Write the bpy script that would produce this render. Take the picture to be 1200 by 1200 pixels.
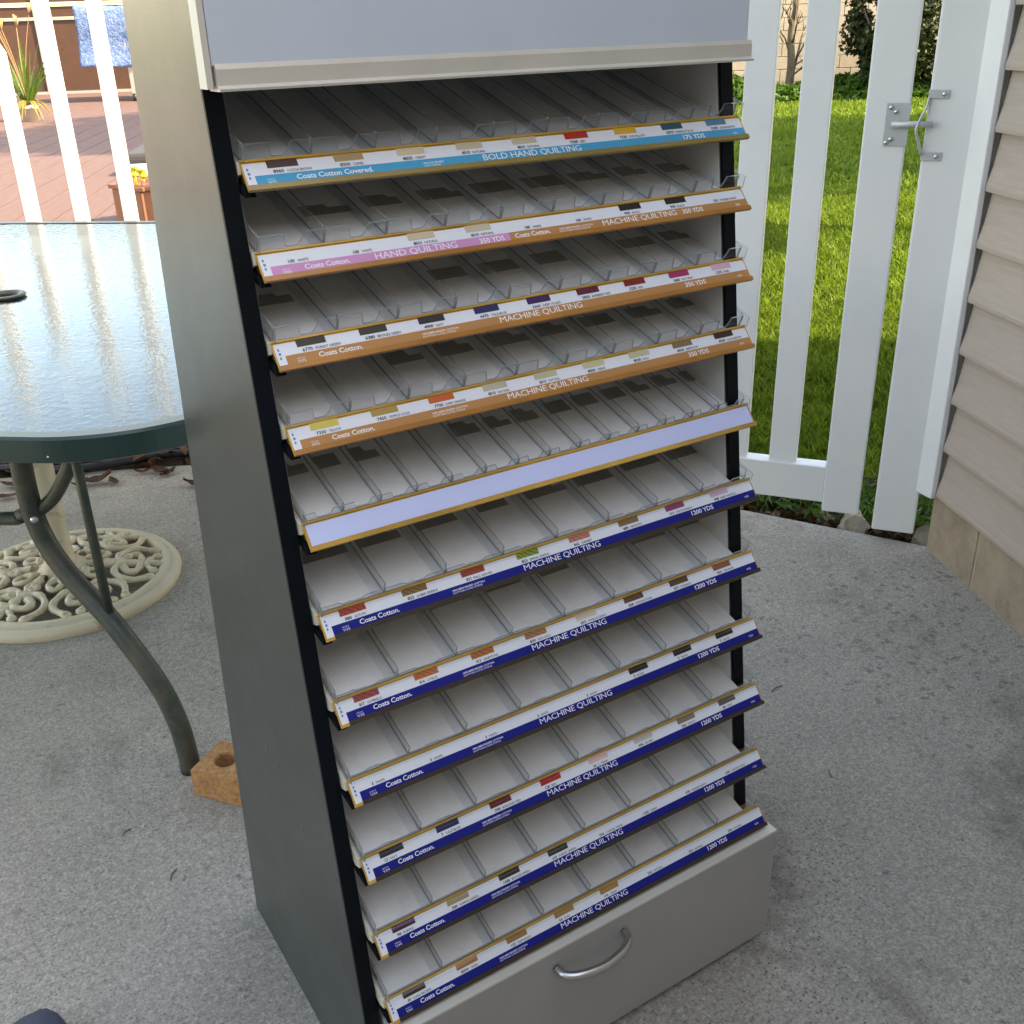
import bpy, bmesh, math, random
import numpy as np
from mathutils import Vector, Matrix
random.seed(7); RNG = np.random.default_rng(11)
R = math.radians
for o in list(bpy.data.objects): bpy.data.objects.remove(o)
SC = bpy.context.scene
COL = SC.collection

# ------------------------------------------------------------------ camera
cam_d = bpy.data.cameras.new('camera'); cam = bpy.data.objects.new('camera', cam_d); COL.objects.link(cam)
cam_d.sensor_width = 36.0; cam_d.lens = 36.0 * 1224.24 / 1200.0; cam_d.clip_start = 0.05; cam_d.clip_end = 900
cr, cu, cf = (0.84352893, -0.53646695, -0.02573242), (0.24894212, 0.34807868, 0.90380809), (0.47590626, 0.76879415, -0.42716365)
cam.matrix_world = Matrix(((cr[0], cu[0], -cf[0], -0.30986), (cr[1], cu[1], -cf[1], -0.91853), (cr[2], cu[2], -cf[2], 1.25), (0, 0, 0, 1)))
SC.camera = cam
# ------------------------------------------------------------------ sky, sun, exposure
SUN_AZ = 139.5; SUN_EL = 40.0        # azimuth clockwise from +Y
W = bpy.data.worlds.new('World'); SC.world = W; W.use_nodes = True
nt = W.node_tree; nt.nodes.clear()
sky = nt.nodes.new('ShaderNodeTexSky'); sky.sky_type = 'NISHITA'; sky.sun_disc = False
sky.sun_elevation = R(SUN_EL); sky.sun_rotation = R(SUN_AZ); sky.air_density = 1.0; sky.dust_density = 1.5; sky.ozone_density = 0.8
bg = nt.nodes.new('ShaderNodeBackground'); bg.inputs['Strength'].default_value = 0.15
wo = nt.nodes.new('ShaderNodeOutputWorld'); nt.links.new(sky.outputs[0], bg.inputs[0]); nt.links.new(bg.outputs[0], wo.inputs[0])
sd = bpy.data.lights.new('sun', 'SUN'); sd.energy = 2.3; sd.angle = R(0.53); sd.color = (1.0, 0.96, 0.90)
so = bpy.data.objects.new('sun', sd); COL.objects.link(so)
tosun = Vector((math.sin(R(SUN_AZ)) * math.cos(R(SUN_EL)), math.cos(R(SUN_AZ)) * math.cos(R(SUN_EL)), math.sin(R(SUN_EL))))
so.rotation_euler = tosun.to_track_quat('Z', 'Y').to_euler(); so.location = (6, -6, 8)
SC.view_settings.view_transform = 'Standard'; SC.view_settings.look = 'None'; SC.view_settings.gamma = 1
SC.view_settings.exposure = 2.55
SC.view_settings.use_white_balance = True; SC.view_settings.white_balance_temperature = 9800; SC.view_settings.white_balance_tint = 10   # camera balanced for open shade
SC.view_settings.use_curve_mapping = False
SC.cycles.max_bounces = 10; SC.cycles.transparent_max_bounces = 32; SC.cycles.diffuse_bounces = 5
SC.cycles.caustics_reflective = False; SC.cycles.caustics_refractive = False
SC.cycles.sample_clamp_indirect = 6

# ------------------------------------------------------------------ materials
def lin(c):
    return tuple((x / 12.92 if x <= 0.04045 else ((x + 0.055) / 1.055) ** 2.4) for x in [v / 255 for v in c])
class Mat:
    """small node-material builder"""
    def __init__(s, name):
        s.m = bpy.data.materials.new(name); s.m.use_nodes = True; s.t = s.m.node_tree; s.n = s.t.nodes; s.n.clear()
        s.out = s.n.new('ShaderNodeOutputMaterial')
    def L(s, a, b): s.t.links.new(a, b)
    def coord(s, kind='Object', scale=(1, 1, 1)):
        tc = s.n.new('ShaderNodeTexCoord'); mp = s.n.new('ShaderNodeMapping'); mp.inputs['Scale'].default_value = scale
        s.L(tc.outputs[kind], mp.inputs[0]); return mp.outputs[0]
    def world(s, scale=(1, 1, 1)):
        g = s.n.new('ShaderNodeNewGeometry'); mp = s.n.new('ShaderNodeMapping'); mp.inputs['Scale'].default_value = scale
        s.L(g.outputs['Position'], mp.inputs[0]); return mp.outputs[0]
    def noise(s, v, sc, det=4, rough=.6, dist=0):
        x = s.n.new('ShaderNodeTexNoise'); x.inputs['Scale'].default_value = sc; x.inputs['Detail'].default_value = det
        x.inputs['Roughness'].default_value = rough; x.inputs['Distortion'].default_value = dist; s.L(v, x.inputs['Vector']); return x.outputs[0]
    def voro(s, v, sc, out='Distance', feature='F1'):
        x = s.n.new('ShaderNodeTexVoronoi'); x.feature = feature; x.inputs['Scale'].default_value = sc; s.L(v, x.inputs['Vector']); return x.outputs[out]
    def ramp(s, f, stops, interp='LINEAR'):
        x = s.n.new('ShaderNodeValToRGB'); x.color_ramp.interpolation = interp; e = x.color_ramp.elements
        while len(e) < len(stops): e.new(.5)
        for i, (p, c) in enumerate(stops):
            e[i].position = p; e[i].color = (*c, 1) if len(c) == 3 else c
        s.L(f, x.inputs[0]); return x.outputs[0]
    def mix(s, f, a, b, mode='MIX'):
        x = s.n.new('ShaderNodeMix'); x.data_type = 'RGBA'; x.blend_type = mode
        for inp, v in ((x.inputs[0], f), (x.inputs[6], a), (x.inputs[7], b)):
            if hasattr(v, 'is_linked'): s.L(v, inp)
            else: inp.default_value = v if not isinstance(v, tuple) else (*v, 1)
        return x.outputs[2]
    def math(s, op, a, b=0.0):
        x = s.n.new('ShaderNodeMath'); x.operation = op
        for inp, v in ((x.inputs[0], a), (x.inputs[1], b)):
            if hasattr(v, 'is_linked'): s.L(v, inp)
            else: inp.default_value = v
        return x.outputs[0]
    def rand(s):
        return s.n.new('ShaderNodeObjectInfo').outputs['Random']
    def bump(s, h, strength=.3, dist=.002):
        x = s.n.new('ShaderNodeBump'); x.inputs['Strength'].default_value = strength; x.inputs['Distance'].default_value = dist
        s.L(h, x.inputs['Height']); return x.outputs[0]
    def pbr(s, col, rough=.5, metal=0, spec=.5, normal=None, coat=0, trans=None):
        p = s.n.new('ShaderNodeBsdfPrincipled')
        if hasattr(col, 'is_linked'): s.L(col, p.inputs['Base Color'])
        else: p.inputs['Base Color'].default_value = (*col, 1)
        if hasattr(rough, 'is_linked'): s.L(rough, p.inputs['Roughness'])
        else: p.inputs['Roughness'].default_value = rough
        p.inputs['Metallic'].default_value = metal; p.inputs['Specular IOR Level'].default_value = spec
        p.inputs['Coat Weight'].default_value = coat; p.inputs['Coat Roughness'].default_value = .15
        if normal is not None: s.L(normal, p.inputs['Normal'])
        s.p = p; sh = p.outputs[0]
        if trans is not None:
            tr = s.n.new('ShaderNodeBsdfTranslucent')
            if hasattr(col, 'is_linked'): s.L(col, tr.inputs[0])
            else: tr.inputs[0].default_value = (*col, 1)
            mx = s.n.new('ShaderNodeMixShader'); mx.inputs[0].default_value = trans; s.L(sh, mx.inputs[1]); s.L(tr.outputs[0], mx.inputs[2]); sh = mx.outputs[0]
        s.L(sh, s.out.inputs[0]); return s.m
def plain(name, col, rough=.5, metal=0, spec=.5, var=.06, bump=0, bscale=200, coat=0):
    k = Mat(name); v = k.world(); n = k.noise(v, 9, 4)
    c = k.ramp(n, [(.3, tuple(x * (1 - var) for x in col)), (.7, tuple(min(1, x * (1 + var)) for x in col))])
    nm = k.bump(k.noise(v, bscale, 3), bump, .001) if bump else None
    return k.pbr(c, rough, metal, spec, nm, coat)
def clear(name, tint, ior=1.5, rough=.03, bumpn=None):
    k = Mat(name); lw = k.n.new('ShaderNodeLayerWeight'); r0 = ((ior - 1) / (ior + 1)) ** 2
    fr = k.math('ADD', k.math('MULTIPLY', k.math('POWER', lw.outputs['Facing'], 5.0), 1 - r0), r0)
    geo = k.n.new('ShaderNodeNewGeometry'); fr = k.math('MULTIPLY', fr, k.math('SUBTRACT', 1.0, geo.outputs['Backfacing']))
    t = k.n.new('ShaderNodeBsdfTransparent'); t.inputs[0].default_value = (*tint, 1)
    g = k.n.new('ShaderNodeBsdfGlossy'); g.inputs['Roughness'].default_value = rough
    if bumpn is bb:
        df = k.n.new('ShaderNodeBsdfTranslucent'); df.inputs[0].default_value = (.8, .83, .86, 1); tm = k.n.new('ShaderNodeMixShader'); tm.inputs[0].default_value = .045; k.L(t.outputs[0], tm.inputs[1]); k.L(df.outputs[0], tm.inputs[2]); t = tm
    if bumpn is gb: g.inputs['Color'].default_value = (.84, .93, 1, 1)  # blue gloss tint stands in for a bluer sky reflection
    if bumpn:
        nm = bumpn(k); k.L(nm, lw.inputs['Normal']); k.L(nm, g.inputs['Normal'])
    m = k.n.new('ShaderNodeMixShader'); k.L(fr, m.inputs[0]); k.L(t.outputs[0], m.inputs[1]); k.L(g.outputs[0], m.inputs[2]); k.L(m.outputs[0], k.out.inputs[0])
    return k.m

def m_concrete():
    k = Mat('exposed_concrete'); v = k.world()
    big = k.noise(v, .8, 6, .62, .3); mid = k.noise(v, 6, 6, .7, .2); fine = k.noise(v, 190, 5, .8); fin2 = k.noise(v, 75, 5, .75)
    base = k.ramp(big, [(.30, (.30, .278, .252)), (.48, (.375, .345, .305)), (.62, (.43, .39, .34)), (.75, (.37, .34, .305))])
    base = k.mix(k.ramp(mid, [(.38, (0, 0, 0)), (.72, (.5, .5, .5))]), base, (.26, .242, .218))
    base = k.mix(.42, base, k.ramp(fine, [(.36, (.12, .12, .12)), (.48, (.5, .5, .5)), (.62, (.9, .9, .9))]), 'OVERLAY')
    base = k.mix(.30, base, k.ramp(fin2, [(.36, (.2, .2, .2)), (.5, (.5, .5, .5)), (.64, (.8, .8, .8))]), 'OVERLAY')
    # dark and pale grains of aggregate, denser in some areas
    dens = k.ramp(k.noise(v, 2.2, 4, .6), [(.35, (.15, .15, .15)), (.65, (1, 1, 1))])
    nz = k.n.new('ShaderNodeTexNoise'); nz.inputs['Scale'].default_value = 90; k.L(v, nz.inputs['Vector']); wv = k.mix(.006, v, nz.outputs[1])
    cell = k.voro(wv, 200, 'Distance'); sep = k.n.new('ShaderNodeSeparateColor'); k.L(k.voro(wv, 200, 'Color'), sep.inputs[0])
    dot = k.ramp(cell, [(.26, (1, 1, 1)), (.48, (0, 0, 0))])
    dark = k.math('MULTIPLY', k.math('MULTIPLY', dot, k.math('GREATER_THAN', sep.outputs[0], .74)), dens); pale = k.math('MULTIPLY', dot, k.math('LESS_THAN', sep.outputs[1], .10))
    base = k.mix(k.math('MULTIPLY', dark, .7), base, (.05, .047, .045)); base = k.mix(k.math('MULTIPLY', pale, .55), base, (.62, .60, .56))
    # oval damp pits that cluster towards the house corner
    wv2 = k.mix(.03, v, nz.outputs[1]); c2 = k.voro(wv2, 42, 'Distance'); s2 = k.n.new('ShaderNodeSeparateColor'); k.L(k.voro(wv2, 42, 'Color'), s2.inputs[0])
    geo = k.n.new('ShaderNodeNewGeometry'); dv = k.n.new('ShaderNodeVectorMath'); dv.operation = 'DISTANCE'; k.L(geo.outputs['Position'], dv.inputs[0]); dv.inputs[1].default_value = (1.50, .28, 0)
    near = k.ramp(dv.outputs['Value'], [(.12, (1, 1, 1)), (.52, (0, 0, 0))])
    spot = k.math('MULTIPLY', k.ramp(c2, [(.24, (1, 1, 1)), (.40, (0, 0, 0))]), k.math('GREATER_THAN', k.math('ADD', s2.outputs[2], k.math('MULTIPLY', near, .38)), .93))
    base = k.mix(k.math('MULTIPLY', spot, .5), base, (.10, .095, .092))
    stain = k.ramp(k.noise(v, 2.3, 7, .72, .5), [(.54, (0, 0, 0)), (.68, (.7, .7, .7))]); base = k.mix(stain, base, (.135, .122, .10))
    h = k.math('ADD', k.noise(v, 210, 5, .75), k.math('MULTIPLY', k.noise(v, 60, 4, .7), .6))
    return k.pbr(base, .88, 0, .25, k.bump(h, .85, .0035))
def m_side():
    k = Mat('grey_green_laminate'); v = k.world()
    n = k.noise(v, 5, 4, .6); sp = k.noise(v, 700, 2)
    c = k.ramp(n, [(.3, (.028, .034, .032)), (.7, (.040, .046, .043))])
    scr = k.ramp(k.noise(k.world((1, 5, 90)), 3.2, 2, .5, 1.2), [(.735, (0, 0, 0)), (.75, (.10, .10, .10))]); c = k.mix(scr, c, (.30, .31, .30))
    r = k.ramp(k.noise(v, 3.5, 5, .7), [(.35, (.27, .27, .27)), (.7, (.37, .37, .37))])
    return k.pbr(c, r, 0, .45, k.bump(sp, .02, .0002), 0)
def m_white_board():
    k = Mat('white_tray_board'); v = k.world()
    c = k.ramp(k.noise(v, 30, 5, .7), [(.25, (.64, .65, .66)), (.5, (.74, .75, .76)), (.75, (.78, .79, .79))])
    c = k.mix(k.ramp(k.noise(v, 14, 6, .8, 1.), [(.63, (0, 0, 0)), (.75, (.35, .35, .35))]), c, (.50, .49, .46))
    return k.pbr(c, .34, 0, .5)
def m_siding():
    k = Mat('beige_vinyl_siding'); v = k.coord('Object', (1, 1.5, 26))
    n = k.noise(v, 5, 6, .7, .3); b = k.noise(k.world(), 1.7, 4)
    c = k.ramp(n, [(.3, (.37, .298, .255)), (.7, (.44, .36, .31))]); c = k.mix(k.ramp(b, [(.4, (0, 0, 0)), (.8, (.3, .3, .3))]), c, (.40, .345, .295))
    return k.pbr(c, .55, 0, .35, k.bump(n, .25, .0015))
def m_vinyl():
    k = Mat('white_vinyl'); v = k.world()
    c = k.ramp(k.noise(v, 3, 5, .7), [(.3, (.66, .67, .69)), (.7, (.74, .74, .75))])
    d = k.ramp(k.noise(v, 22, 6, .75, 1.5), [(.66, (0, 0, 0)), (.8, (.35, .35, .35))])
    return k.pbr(k.mix(d, c, (.45, .44, .42)), .42, 0, .4)
def m_table_metal():
    k = Mat('green_worn_paint'); v = k.world()
    g = k.ramp(k.noise(v, 16, 6, .7, .6), [(.28, (.018, .040, .036)), (.45, (.04, .055, .045)), (.58, (.075, .072, .052)), (.75, (.11, .080, .055))])
    return k.pbr(g, k.ramp(k.noise(v, 40, 3), [(.3, (.3, .3, .3)), (.7, (.55, .55, .55))]), .0, .5, k.bump(k.noise(v, 120, 4), .15, .001))
def m_table_rim():
    k = Mat('dark_green_enamel'); v = k.world()
    g = k.ramp(k.noise(v, 6, 5, .6), [(.3, (.006, .030, .027)), (.7, (.012, .046, .040))])
    ch = k.ramp(k.voro(v, 26), [(.035, (.8, .8, .8)), (.05, (0, 0, 0))])
    return k.pbr(k.mix(ch, g, (.4, .42, .4)), .28, 0, .5)
def m_cream():
    k = Mat('cream_enamel'); v = k.world()
    c = k.ramp(k.noise(v, 9, 5), [(.3, (.62, .53, .385)), (.7, (.72, .63, .47))])
    ru = k.ramp(k.noise(v, 17, 6, .75, .8), [(.57, (0, 0, 0)), (.70, (.7, .7, .7))])
    dk = k.ramp(k.noise(v, 55, 5, .8), [(.64, (0, 0, 0)), (.76, (.6, .6, .6))])
    c = k.mix(ru, c, (.36, .19, .09)); c = k.mix(dk, c, (.16, .12, .08))
    return k.pbr(c, .45, 0, .4, k.bump(k.noise(v, 70, 4), .15, .002))
def m_brick():
    k = Mat('orange_fired_clay'); v = k.world()
    c = k.ramp(k.noise(v, 90, 5, .75), [(.3, (.30, .13, .055)), (.5, (.52, .26, .115)), (.7, (.62, .36, .18))])
    d = k.ramp(k.voro(v, 190), [(.10, (.75, .75, .75)), (.2, (0, 0, 0))])
    return k.pbr(k.mix(d, c, (.12, .06, .035)), .9, 0, .2, k.bump(k.noise(v, 160, 5, .8), .8, .004))
def m_foundation():
    k = Mat('tan_concrete_block'); v = k.world()
    c = k.ramp(k.noise(v, 12, 6, .7), [(.3, (.27, .205, .155)), (.55, (.37, .29, .22)), (.75, (.41, .335, .265))])
    c = k.mix(k.ramp(k.noise(v, 60, 5, .8), [(.58, (0, 0, 0)), (.75, (.6, .6, .6))]), c, (.14, .12, .10))
    return k.pbr(c, .9, 0, .2, k.bump(k.noise(v, 110, 5, .75), .6, .004))
def m_deck():
    k = Mat('red_brown_composite'); v = k.coord('Object', (3, .6, 3)); r = k.rand()
    c = k.ramp(k.noise(v, 14, 5, .7), [(.3, (.12, .072, .064)), (.7, (.175, .107, .095))])
    c = k.mix(k.math('MULTIPLY', r, .45), c, (.15, .09, .08))
    return k.pbr(c, .7, 0, .3, k.bump(k.noise(v, 60, 4), .2, .001))
def m_wall_block():
    k = Mat('cream_concrete_block'); v = k.world(); r = k.rand()
    c = k.ramp(k.noise(v, 6, 5, .7), [(.3, (.36, .31, .25)), (.7, (.45, .40, .335))]); c = k.mix(k.math('MULTIPLY', r, .3), c, (.33, .29, .24))
    return k.pbr(c, .9, 0, .2, k.bump(k.noise(v, 50, 4), .5, .006))
def m_leaf(name, a, b, c3, trans=.35, sc=3):
    k = Mat(name); v = k.world(); n = k.noise(v, sc, 3, .6); n2 = k.noise(v, sc * 14, 2)
    c = k.ramp(n2, [(.3, a), (.55, b), (.75, c3)]); c = k.mix(k.ramp(n, [(.35, (0, 0, 0)), (.7, (.6, .6, .6))]), c, a)
    return k.pbr(c, .55, 0, .35, None, 0, trans)
def m_soil(name, a, b):
    k = Mat(name); v = k.world(); c = k.ramp(k.noise(v, 25, 6, .75), [(.3, a), (.7, b)])
    return k.pbr(c, .95, 0, .15, k.bump(k.noise(v, 40, 5, .7), .9, .02))
def m_lawn():
    k = Mat('lawn_turf'); v = k.world(); n = k.noise(v, 1.2, 4); n2 = k.noise(v, 55, 4, .7)
    c = k.ramp(n2, [(.3, (.055, .10, .012)), (.55, (.12, .20, .025)), (.75, (.20, .27, .04))]); c = k.mix(k.ramp(n, [(.4, (0, 0, 0)), (.75, (.4, .4, .4))]), c, (.17, .17, .05))
    return k.pbr(c, .9, 0, .15, k.bump(n2, .9, .03))
def m_variegated(name, a, b):
    k = Mat(name); v = k.world((1, 1, 1)); w = k.n.new('ShaderNodeTexWave'); w.inputs['Scale'].default_value = 90; w.inputs['Distortion'].default_value = 4
    w.bands_direction = 'DIAGONAL'; k.L(v, w.inputs[0]); return k.pbr(k.ramp(w.outputs[1], [(.3, a), (.7, b)]), .6)
def m_towel():
    k = Mat('blue_terry_cloth'); v = k.world()
    c = k.ramp(k.noise(v, 42, 4, .7), [(.3, (.08, .14, .31)), (.55, (.17, .27, .50)), (.75, (.34, .44, .64))])
    return k.pbr(c, .95, 0, .1, k.bump(k.noise(v, 60, 4), 1., .02))
def gb(k):
    n = k.noise(k.coord('Object', (1, 1.0, 1)), 70, 3, .6, .2); return k.bump(n, .13, .005)
def bb(k):
    return k.bump(k.noise(k.world(), 35, 2), .04, .002)

M = dict(
    concrete=m_concrete(), side=m_side(), board=m_white_board(), siding=m_siding(), vinyl=m_vinyl(), tmetal=m_table_metal(), trim=m_table_rim(),
    cream=m_cream(), brick=m_brick(), found=m_foundation(), deck=m_deck(), wblock=m_wall_block(), towel=m_towel(),
    black=plain('black_powder_coat', (.003, .006, .010), .45, spec=.12, var=.25), inner=plain('white_laminate_inside', (.62, .63, .64), .45, var=.03),
    header=plain('grey_blue_sign_board', (.54, .62, .73), .3, spec=.5, var=.03), hlip=plain('beige_plastic_profile', (.55, .53, .48), .32, var=.08),
    drawer=plain('grey_laminate', (.36, .355, .35), .42, var=.04), cap=plain('pale_edge_band', (.60, .58, .53), .45, var=.05),
    steel=plain('brushed_steel', (.55, .55, .56), .28, 1.0, var=.05, bump=.05), gold=plain('amber_plastic', (.56, .32, .06), .25, var=.25),
    goldb=plain('amber_plastic_back', (.24, .14, .035), .3, var=.2), paper=plain('label_paper', (.78, .83, .92), .4, spec=.25, var=.03), lav=plain('pale_lavender_paper', (.58, .66, .99), .4, spec=.25, var=.03),
    blueband=plain('navy_print', (.006, .014, .22), .5, spec=.18, var=.06), cyanband=plain('cyan_print', (.03, .36, .62), .5, spec=.18, var=.05),
    tanband=plain('tan_print', (.52, .25, .10), .5, spec=.18, var=.05), pinkband=plain('pink_print', (.66, .31, .58), .5, spec=.18, var=.05),
    ink=plain('black_ink', (.02, .02, .025), .5), wink=plain('white_ink', (.86, .88, .92), .5, spec=.2, var=.02), bink=plain('blue_ink', (.12, .22, .5), .5),
    lanepatch=plain('grey_lane_patch', (.27, .26, .235), .6, var=.15), lipreflbrown=plain('amber_brown_reflection', (.42, .17, .035), .3, var=.2), lipreflolive=plain('amber_olive_reflection', (.27, .19, .05), .3, var=.2), lipdark=plain('dark_brown_lip', (.035, .022, .015), .35), cream_end=plain('ivory_tray_end', (.62, .58, .48), .45),  # brown and olive lips: amber with its reflections put into the colour
    acr=clear('clear_acrylic', (.97, .98, .985), 1.5, .04, bb), glass=clear('pebbled_glass', (.40, .45, .44), 2.05, .06, gb),
    mortar=plain('mortar', (.40, .34, .26), .9), wmortar=plain('pale_mortar', (.34, .30, .25), .9),
    shingle=plain('roof_shingle', (.09, .085, .08), .9, var=.3), wcore=plain('wall_sheathing', (.2, .18, .16), .9),
    brown=plain('rust_brown_panel', (.075, .032, .018), .55, var=.12), alu=plain('weathered_aluminium', (.42, .40, .36), .5, .4),
    dmetal=plain('dark_grey_metal', (.06, .06, .06), .45, .4), terra=plain('terracotta', (.30, .12, .07), .8, var=.15), dgrey=plain('charcoal_fabric', (.055, .055, .065), .85),
    wplast=plain('white_plastic', (.68, .66, .60), .5), navy=plain('navy_rubber', (.022, .034, .075), .5, var=.2, bump=.3), rubber=plain('black_rubber_hose', (.022, .022, .028), .45),
    rock=plain('limestone_rock', (.30, .26, .21), .9, var=.35, bump=.9, bscale=60), bark=plain('grey_bark', (.12, .095, .07), .9, var=.3, bump=.6, bscale=60),
    leafdry=m_leaf('dry_leaf', (.05, .022, .010), (.12, .055, .022), (.21, .11, .045), .15, 8), soil=m_soil('dark_soil', (.018, .013, .009), (.055, .04, .028)), lawn=m_lawn(),
    grass=m_leaf('grass_blade', (.075, .135, .012), (.17, .27, .028), (.28, .35, .055), .45, 1.3), ever=m_leaf('evergreen_leaf', (.012, .022, .006), (.028, .045, .012), (.055, .07, .02), .2, 2),
    cover=m_leaf('ground_cover_leaf', (.03, .085, .012), (.065, .16, .02), (.11, .22, .03), .35, 2), maple=m_leaf('tree_leaf', (.03, .07, .01), (.06, .13, .02), (.1, .18, .03), .35, 1),
    blade=m_leaf('strap_leaf', (.05, .11, .02), (.11, .19, .03), (.22, .26, .05), .35, 6), bladey=m_leaf('yellow_strap_leaf', (.22, .18, .04), (.32, .27, .08), (.40, .36, .16), .35, 6),
    straw=plain('dry_stalk', (.35, .22, .11), .8), yellow=plain('yellow_petal', (.6, .5, .03), .6))
def m_edge():
    k = Mat('acrylic_edge'); t = k.n.new('ShaderNodeBsdfTransparent'); t.inputs[0].default_value = (.8, .83, .86, 1)
    p = k.n.new('ShaderNodeBsdfPrincipled'); p.inputs['Base Color'].default_value = (.34, .35, .36, 1); p.inputs['Roughness'].default_value = .05
    m = k.n.new('ShaderNodeMixShader'); m.inputs[0].default_value = .72; k.L(t.outputs[0], m.inputs[1]); k.L(p.outputs[0], m.inputs[2]); k.L(m.outputs[0], k.out.inputs[0]); return k.m
M['edge'] = m_edge()
_cm = {}
def colmat(c):
    if c not in _cm: _cm[c] = plain('swatch_ink_%d' % len(_cm), lin(c), .45, var=.06)
    return _cm[c]

# ------------------------------------------------------------------ mesh helpers
class MB:
    def __init__(s): s.v = []; s.f = []; s.mi = []; s.sm = []
    def add(s, vs, fs, mi=0, smooth=False):
        b = len(s.v); s.v += [tuple(p) for p in vs]
        for f in fs: s.f.append(tuple(i + b for i in f)); s.mi.append(mi); s.sm.append(smooth)
        return s
    def box(s, x0, x1, y0, y1, z0, z1, mi=0):
        return s.add([(x0, y0, z0), (x1, y0, z0), (x1, y1, z0), (x0, y1, z0), (x0, y0, z1), (x1, y0, z1), (x1, y1, z1), (x0, y1, z1)],
                     [(3, 2, 1, 0), (4, 5, 6, 7), (0, 1, 5, 4), (1, 2, 6, 5), (2, 3, 7, 6), (3, 0, 4, 7)], mi)
    def prism(s, pts, d, mi=0, mi_side=None, smooth=False):
        """polygon (3-D points) swept by vector d"""
        n = len(pts); a = [Vector(p) for p in pts]; b = [p + Vector(d) for p in a]
        s.add(a + b, [tuple(range(n - 1, -1, -1)), tuple(range(n, 2 * n))], mi)
        s.add(a + b, [(i, (i + 1) % n, n + (i + 1) % n, n + i) for i in range(n)], mi if mi_side is None else mi_side, smooth); return s
    def tube(s, path, r, seg=10, mi=0, cap=True, flat=None):
        P = [Vector(p) for p in path]; n = len(P); rr = r if hasattr(r, '__len__') else [r] * n
        vs = []; up = None
        for i in range(n):
            t = (P[min(i + 1, n - 1)] - P[max(i - 1, 0)]).normalized()
            if up is None: up = Vector((0, 0, 1)) if abs(t.z) < .9 else Vector((1, 0, 0))
            side = t.cross(up).normalized(); up = side.cross(t).normalized()
            for j in range(seg):
                a = 2 * math.pi * j / seg; k = flat or 1
                vs.append(P[i] + side * math.cos(a) * rr[i] * k + up * math.sin(a) * rr[i])
        fs = [(i * seg + j, i * seg + (j + 1) % seg, (i + 1) * seg + (j + 1) % seg, (i + 1) * seg + j) for i in range(n - 1) for j in range(seg)]
        s.add(vs, fs, mi, True)
        if cap: s.add(vs[:seg], [tuple(range(seg - 1, -1, -1))], mi); s.add(vs[-seg:], [tuple(range(seg))], mi)
        return s
    def lathe(s, prof, c=(0, 0, 0), seg=48, mi=0):
        vs = [(c[0] + r * math.cos(2 * math.pi * j / seg), c[1] + r * math.sin(2 * math.pi * j / seg), c[2] + z) for r, z in prof for j in range(seg)]
        fs = [(i * seg + j, i * seg + (j + 1) % seg, (i + 1) * seg + (j + 1) % seg, (i + 1) * seg + j) for i in range(len(prof) - 1) for j in range(seg)]
        return s.add(vs, fs, mi, True)
    def mesh(s, name, mats, bevel=0):
        me = bpy.data.meshes.new(name); me.from_pydata(s.v, [], s.f)
        for m in mats: me.materials.append(m)
        me.polygons.foreach_set('material_index', s.mi); me.polygons.foreach_set('use_smooth', s.sm)
        bm = bmesh.new(); bm.from_mesh(me); bmesh.ops.remove_doubles(bm, verts=bm.verts, dist=1e-6); bmesh.ops.recalc_face_normals(bm, faces=bm.faces)
        if bevel:
            es = [e for e in bm.edges if len(e.link_faces) == 2 and e.calc_face_angle(0) > .6]
            bmesh.ops.bevel(bm, geom=es, offset=bevel, segments=2, affect='EDGES', profile=.6)
        bm.to_mesh(me); bm.free(); me.update(); return me
def link(name, me, parent=None, loc=(0, 0, 0), rot=(0, 0, 0), scale=(1, 1, 1)):
    o = bpy.data.objects.new(name, me); COL.objects.link(o); o.parent = parent; o.location = loc; o.rotation_euler = rot; o.scale = scale; return o
def part(name, mb, mats, parent=None, bevel=0, **kw):
    if not isinstance(mats, (list, tuple)): mats = [mats]
    return link(name, mb.mesh(name, mats, bevel), parent, **kw)
def tag(o, label=None, cat=None, group=None, kind=None):
    if label: o['label'] = label
    if cat: o['category'] = cat
    if group: o['group'] = group
    if kind: o['kind'] = kind
    return o
def empty(name, loc=(0, 0, 0), rz=0, **kw):
    o = bpy.data.objects.new(name, None); COL.objects.link(o); o.location = loc; o.rotation_euler = (0, 0, rz); o.empty_display_size = .1; return tag(o, **kw)
def bez(pts, n=8):
    """Catmull-Rom through points"""
    P = [Vector(p) for p in pts]; P = [P[0] * 2 - P[1]] + P + [P[-1] * 2 - P[-2]]; out = []
    for i in range(1, len(P) - 2):
        for k in range(n):
            t = k / n; a, b, c, d = P[i - 1:i + 3]
            out.append(.5 * ((2 * b) + (c - a) * t + (2 * a - 5 * b + 4 * c - d) * t * t + (3 * b - a - 3 * c + d) * t ** 3))
    out.append(P[-2]); return out
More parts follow.
